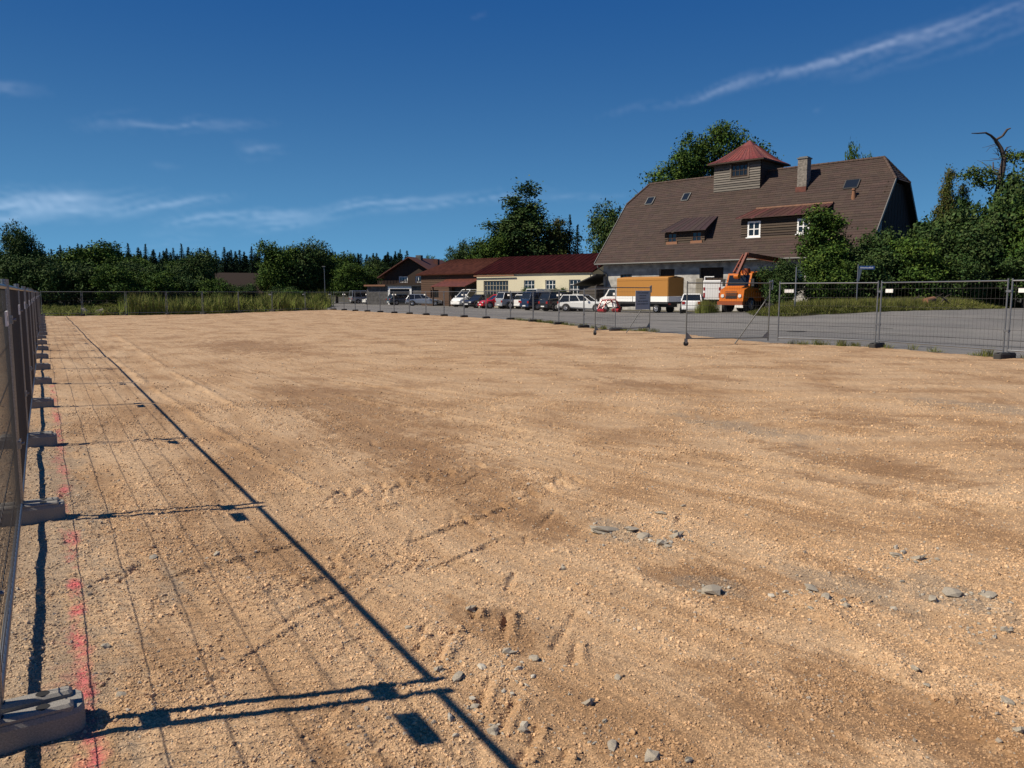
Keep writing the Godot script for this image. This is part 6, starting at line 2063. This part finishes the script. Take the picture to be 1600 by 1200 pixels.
func white_truck():
	var o := thing("white_service_truck", "white boxy service truck seen from behind with striped warning corners", "truck", on(15.1, 57.6), PI * 0.5 - 0.35)
	# local x forwards, away from the viewer
	var mb := MB.new()
	mb.cbox(Vector3(-2.2, 1.05, -0.62), Vector3(-1.9, 2.35, 0.62), 0.04)
	var bs := part("basket", mb.mesh(), M.white_paint, o)
	mb = MB.new()
	for sg in [-1.0, 1.0]:
		mb.box(Vector3(-2.21, 1.1, sg * 0.48), Vector3(-2.203, 1.45, sg * 0.6))
		mb.box(Vector3(-2.21, 1.62, sg * 0.48), Vector3(-2.203, 1.85, sg * 0.6))
	part("warning_stripes", mb.mesh(), M.tail, bs)
	mb = MB.new()
	mb.box(Vector3(-1.85, 0.6, -0.9), Vector3(2.2, 0.95, 0.9))
	part("chassis", mb.mesh(), M.black, o)
	mb = MB.new()
	mb.cbox(Vector3(0.8, 0.96, -0.95), Vector3(2.4, 2.25, 0.95), 0.08)
	part("cab", mb.mesh(), M.white_paint, o)
	mb = MB.new()
	mb.cbox(Vector3(-2.15, 1.35, -1.15), Vector3(-1.5, 2.5, -0.65), 0.03)
	part("tool_cabinet", mb.mesh(), M.box_beige, o)
	mb = MB.new()
	mb.tube(Vector3(-1.9, 2.3, -0.55), Vector3(-1.9, 2.62, -0.55), 0.04, 0.04, 6); mb.tube(Vector3(-1.9, 2.6, -0.55), Vector3(-1.9, 2.6, 0.1), 0.04, 0.04, 6)
	part("handrail", mb.mesh(), M.white_paint, o)
	for sg in [-1.0, 1.0]:
		wheel(o, Vector3(-1.2, 0.4, sg * 0.8), 0.4, 0.26, sg)
		wheel(o, Vector3(1.6, 0.4, sg * 0.8), 0.4, 0.24, sg)
		mb = MB.new()
		mb.box(Vector3(-1.9, 0.65, sg * 0.7), Vector3(-1.86, 0.8, sg * 0.9))
		part("tail_light", mb.mesh(), M.tail, o)

func red_implement():
	# red tubular machine in front of the truck cab
	var o := thing("red_implement", "red tubular farm implement beside the tarpaulin truck's cab", "implement", on(8.0, 65.2), 0.5)
	var mb := MB.new()
	mb.path([Vector3(-0.9, 0.3, 0), Vector3(-0.5, 1.0, 0), Vector3(0.4, 1.05, 0), Vector3(0.9, 0.35, 0)], [0.06, 0.06, 0.06, 0.06], 8)
	mb.path([Vector3(-0.9, 0.3, 0.7), Vector3(-0.5, 1.0, 0.7), Vector3(0.4, 1.05, 0.7), Vector3(0.9, 0.35, 0.7)], [0.06, 0.06, 0.06, 0.06], 8)
	for x in [-0.5, 0.4]:
		mb.tube(Vector3(x, 1.02, 0), Vector3(x, 1.02, 0.7), 0.05, 0.05, 8)
	mb.tube(Vector3(-0.7, 0.4, 0), Vector3(0.6, 0.95, 0), 0.04, 0.04, 6)
	part("frame", mb.mesh(), paint(Color(0.4, 0.012, 0.012)), o)
	for x in [-0.75, 0.75]:
		mb = MB.new()
		mb.tube(Vector3(x, 0.16, -0.1), Vector3(x, 0.16, 0.8), 0.16, 0.16, 14)
		part("roller", mb.mesh(), paint(Color(0.3, 0.012, 0.012)), o)

# ---------------------------------------------------------------- small things
func build_small_things():
	var r := RandomNumberGenerator.new()
	r.seed = 61
	# street name sign and bare post on the verge
	var o := thing("street_sign", "blue street name sign on a thin grey post in the verge", "sign", on(20.6, 46.2))
	var mb := MB.new()
	mb.tube(Vector3(0, -0.3, 0), Vector3(0.0, 2.75, 0), 0.035, 0.035, 8)
	part("post", mb.mesh(), M.zinc, o)
	mb = MB.new()
	mb.cbox(Vector3(0.05, 2.45, -0.02), Vector3(0.98, 2.65, 0.02), 0.008)
	var bl := part("name_board", mb.mesh(), M.blue_sign, o)
	mb = MB.new()
	var x := 0.13
	while x < 0.88:
		var w := r.randf_range(0.02, 0.05)
		mb.box(Vector3(x, 2.51, 0.0205), Vector3(x + w, 2.51 + r.randf_range(0.05, 0.09), 0.023))
		x += w + 0.02
	part("lettering", mb.mesh(), M.plate, bl)
	mb = MB.new()
	beam(mb, Vector3(0.0, 1.75, 0.01), Vector3(0.16, 2.5, 0.01), 0.03, 0.16)
	part("bracket", mb.mesh(), M.zinc, o)
	o = thing("bare_post", "bare thin grey metal post left of the blue street sign", "post", on(16.6, 45.3))
	mb = MB.new()
	mb.tube(Vector3(0, -0.3, 0), Vector3(0, 2.7, 0), 0.04, 0.04, 10)
	part("pole", mb.mesh(), M.zinc, o)
	mb = MB.new()
	mb.tube(Vector3(0, 2.7, 0), Vector3(0, 2.74, 0), 0.045, 0.03, 10)
	part("cap", mb.mesh(), M.zinc, o)
	# lamp post at the far corner
	o = thing("lamp_post", "thin grey lamp post at the far corner of the lot", "lamp post", on(-26.6, 110.0))
	mb = MB.new()
	mb.path([Vector3(0, -0.3, 0), Vector3(0, 4.8, 0), Vector3(-0.05, 5.4, 0)], [0.07, 0.05, 0.045], 8)
	part("pole", mb.mesh(), M.zinc, o)
	mb = MB.new()
	mb.cbox(Vector3(-0.3, 5.4, -0.12), Vector3(0.18, 5.5, 0.12), 0.03)
	part("lamp_head", mb.mesh(), M.zinc_dull, o)
	# branch pile in the verge
	o = thing("branch_pile", "heap of dead branches lying in the verge grass", "branches", on(25.2, 47.2))
	for k in 26:
		mb = MB.new()
		var a := Vector3(r.randf_range(-1.6, 1.4), r.randf_range(0.0, 0.5), r.randf_range(-0.5, 0.5))
		var b := a + Vector3(r.randf_range(0.6, 2.0) * (1 if k % 2 else -1), r.randf_range(0.1, 0.75), r.randf_range(-0.4, 0.4))
		var m := (a + b) * 0.5 + Vector3(0, r.randf_range(-0.1, 0.2), 0)
		mb.path([a, m, b], [0.05, 0.035, 0.012], 5)
		part("branch", mb.mesh(), M.dead_bark, o)
	mb = MB.new()
	mb.tube(Vector3(-0.25, 0.5, 0.55), Vector3(0.5, 0.6, 0.1), 0.2, 0.2, 12)
	part("cut_log", mb.mesh(), M.clay, o)
	# single stones on the lot: x, d, width
	var kinds := [pebble(201, 0.5, 0.5), pebble(202, 0.5, 0.7), pebble(203, 0.45, 0.45), pebble(204, 0.55, 0.75)]
	var stones := [[0.73, 5.85, 0.215], [0.93, 5.83, 0.095], [1.00, 5.70, 0.093], [1.11, 5.51, 0.081], [1.14, 5.45, 0.053], [1.26, 5.67, 0.102], [1.25, 6.25, 0.082], [1.49, 6.52, 0.043], [1.24, 4.60, 0.113], [1.88, 4.65, 0.076], [1.91, 4.50, 0.074], [1.98, 4.37, 0.050], [2.72, 5.26, 0.077], [2.85, 5.20, 0.085], [2.71, 4.55, 0.111], [2.54, 4.44, 0.065], [2.94, 4.55, 0.082], [1.98, 3.58, 0.047], [1.97, 3.45, 0.034], [2.70, 4.01, 0.052], [2.25, 3.29, 0.059], [2.13, 3.03, 0.045], [-0.26, 3.52, 0.072], [-0.02, 3.77, 0.062], [0.11, 3.72, 0.055], [-0.36, 3.58, 0.044], [-0.17, 3.29, 0.048], [-0.08, 3.06, 0.050], [0.05, 3.08, 0.045], [0.35, 3.29, 0.054], [0.41, 2.97, 0.061], [0.56, 2.88, 0.071], [0.51, 3.52, 0.035], [-0.24, 4.31, 0.063], [3.86, 8.93, 0.036], [2.73, 8.47, 0.035], [-0.57, 4.05, 0.040], [0.34, 4.99, 0.041], [-2.53, 5.24, 0.060], [-2.13, 3.84, 0.044], [-1.79, 3.33, 0.044], [-2.11, 5.31, 0.052]]
	for k in stones.size():
		var q: Array = stones[k]
		var lbl := "grey angular stone lying by itself on the sandy lot"
		var grp := "single grey stones on the lot"
		if k == 0: lbl = "longest flat pale stone, left end of the grey stone cluster"
		elif k < 8: lbl = "small grey stone in the cluster right of the longest flat stone"; grp = "stones of the middle cluster"
		elif k < 12: lbl = "grey stone on the grey patch right of the middle cluster"; grp = "stones on the grey patch"
		elif k < 17: lbl = "grey stone in the scatter near the right picture edge"; grp = "stones of the right scatter"
		elif k >= 22 and k < 29: lbl = "grey stone beside the end of the fence's crossing shadow"; grp = "stones by the crossing shadow"
		var m := part(numbered("stone"), kinds[k % 4], M.rock, self)
		tag(m, lbl, "stone", "" if k == 0 else grp)
		var s: float = q[2] * 0.68
		m.position = Vector3(q[0], lot_height(q[0], q[1]) + s * 0.12, -q[1])
		m.rotation = Vector3(r.randf_range(-0.25, 0.25), r.randf() * TAU if k else 0.15, r.randf_range(-0.25, 0.25))
		m.scale = Vector3(s, s * r.randf_range(0.7, 1.1), s * r.randf_range(0.6, 0.95)) if k else Vector3(s, s * 0.5, s * 0.4)
	# rubble heap at the far left corner of the field
	for k in 7:
		var m := part(numbered("rubble_stone"), kinds[k % 4], M.rock, self)
		tag(m, "grey rubble stone in the heap beyond the far left corner", "stone", "rubble beyond the far left corner")
		m.position = on(-37.0 + k * 1.2 + r.randf_range(-0.4, 0.4), 66.5 + r.randf_range(-0.6, 1.6), 0.12)
		m.rotation = Vector3(r.randf(), r.randf() * 6.0, r.randf())
		m.scale = Vector3.ONE * r.randf_range(0.25, 0.6)
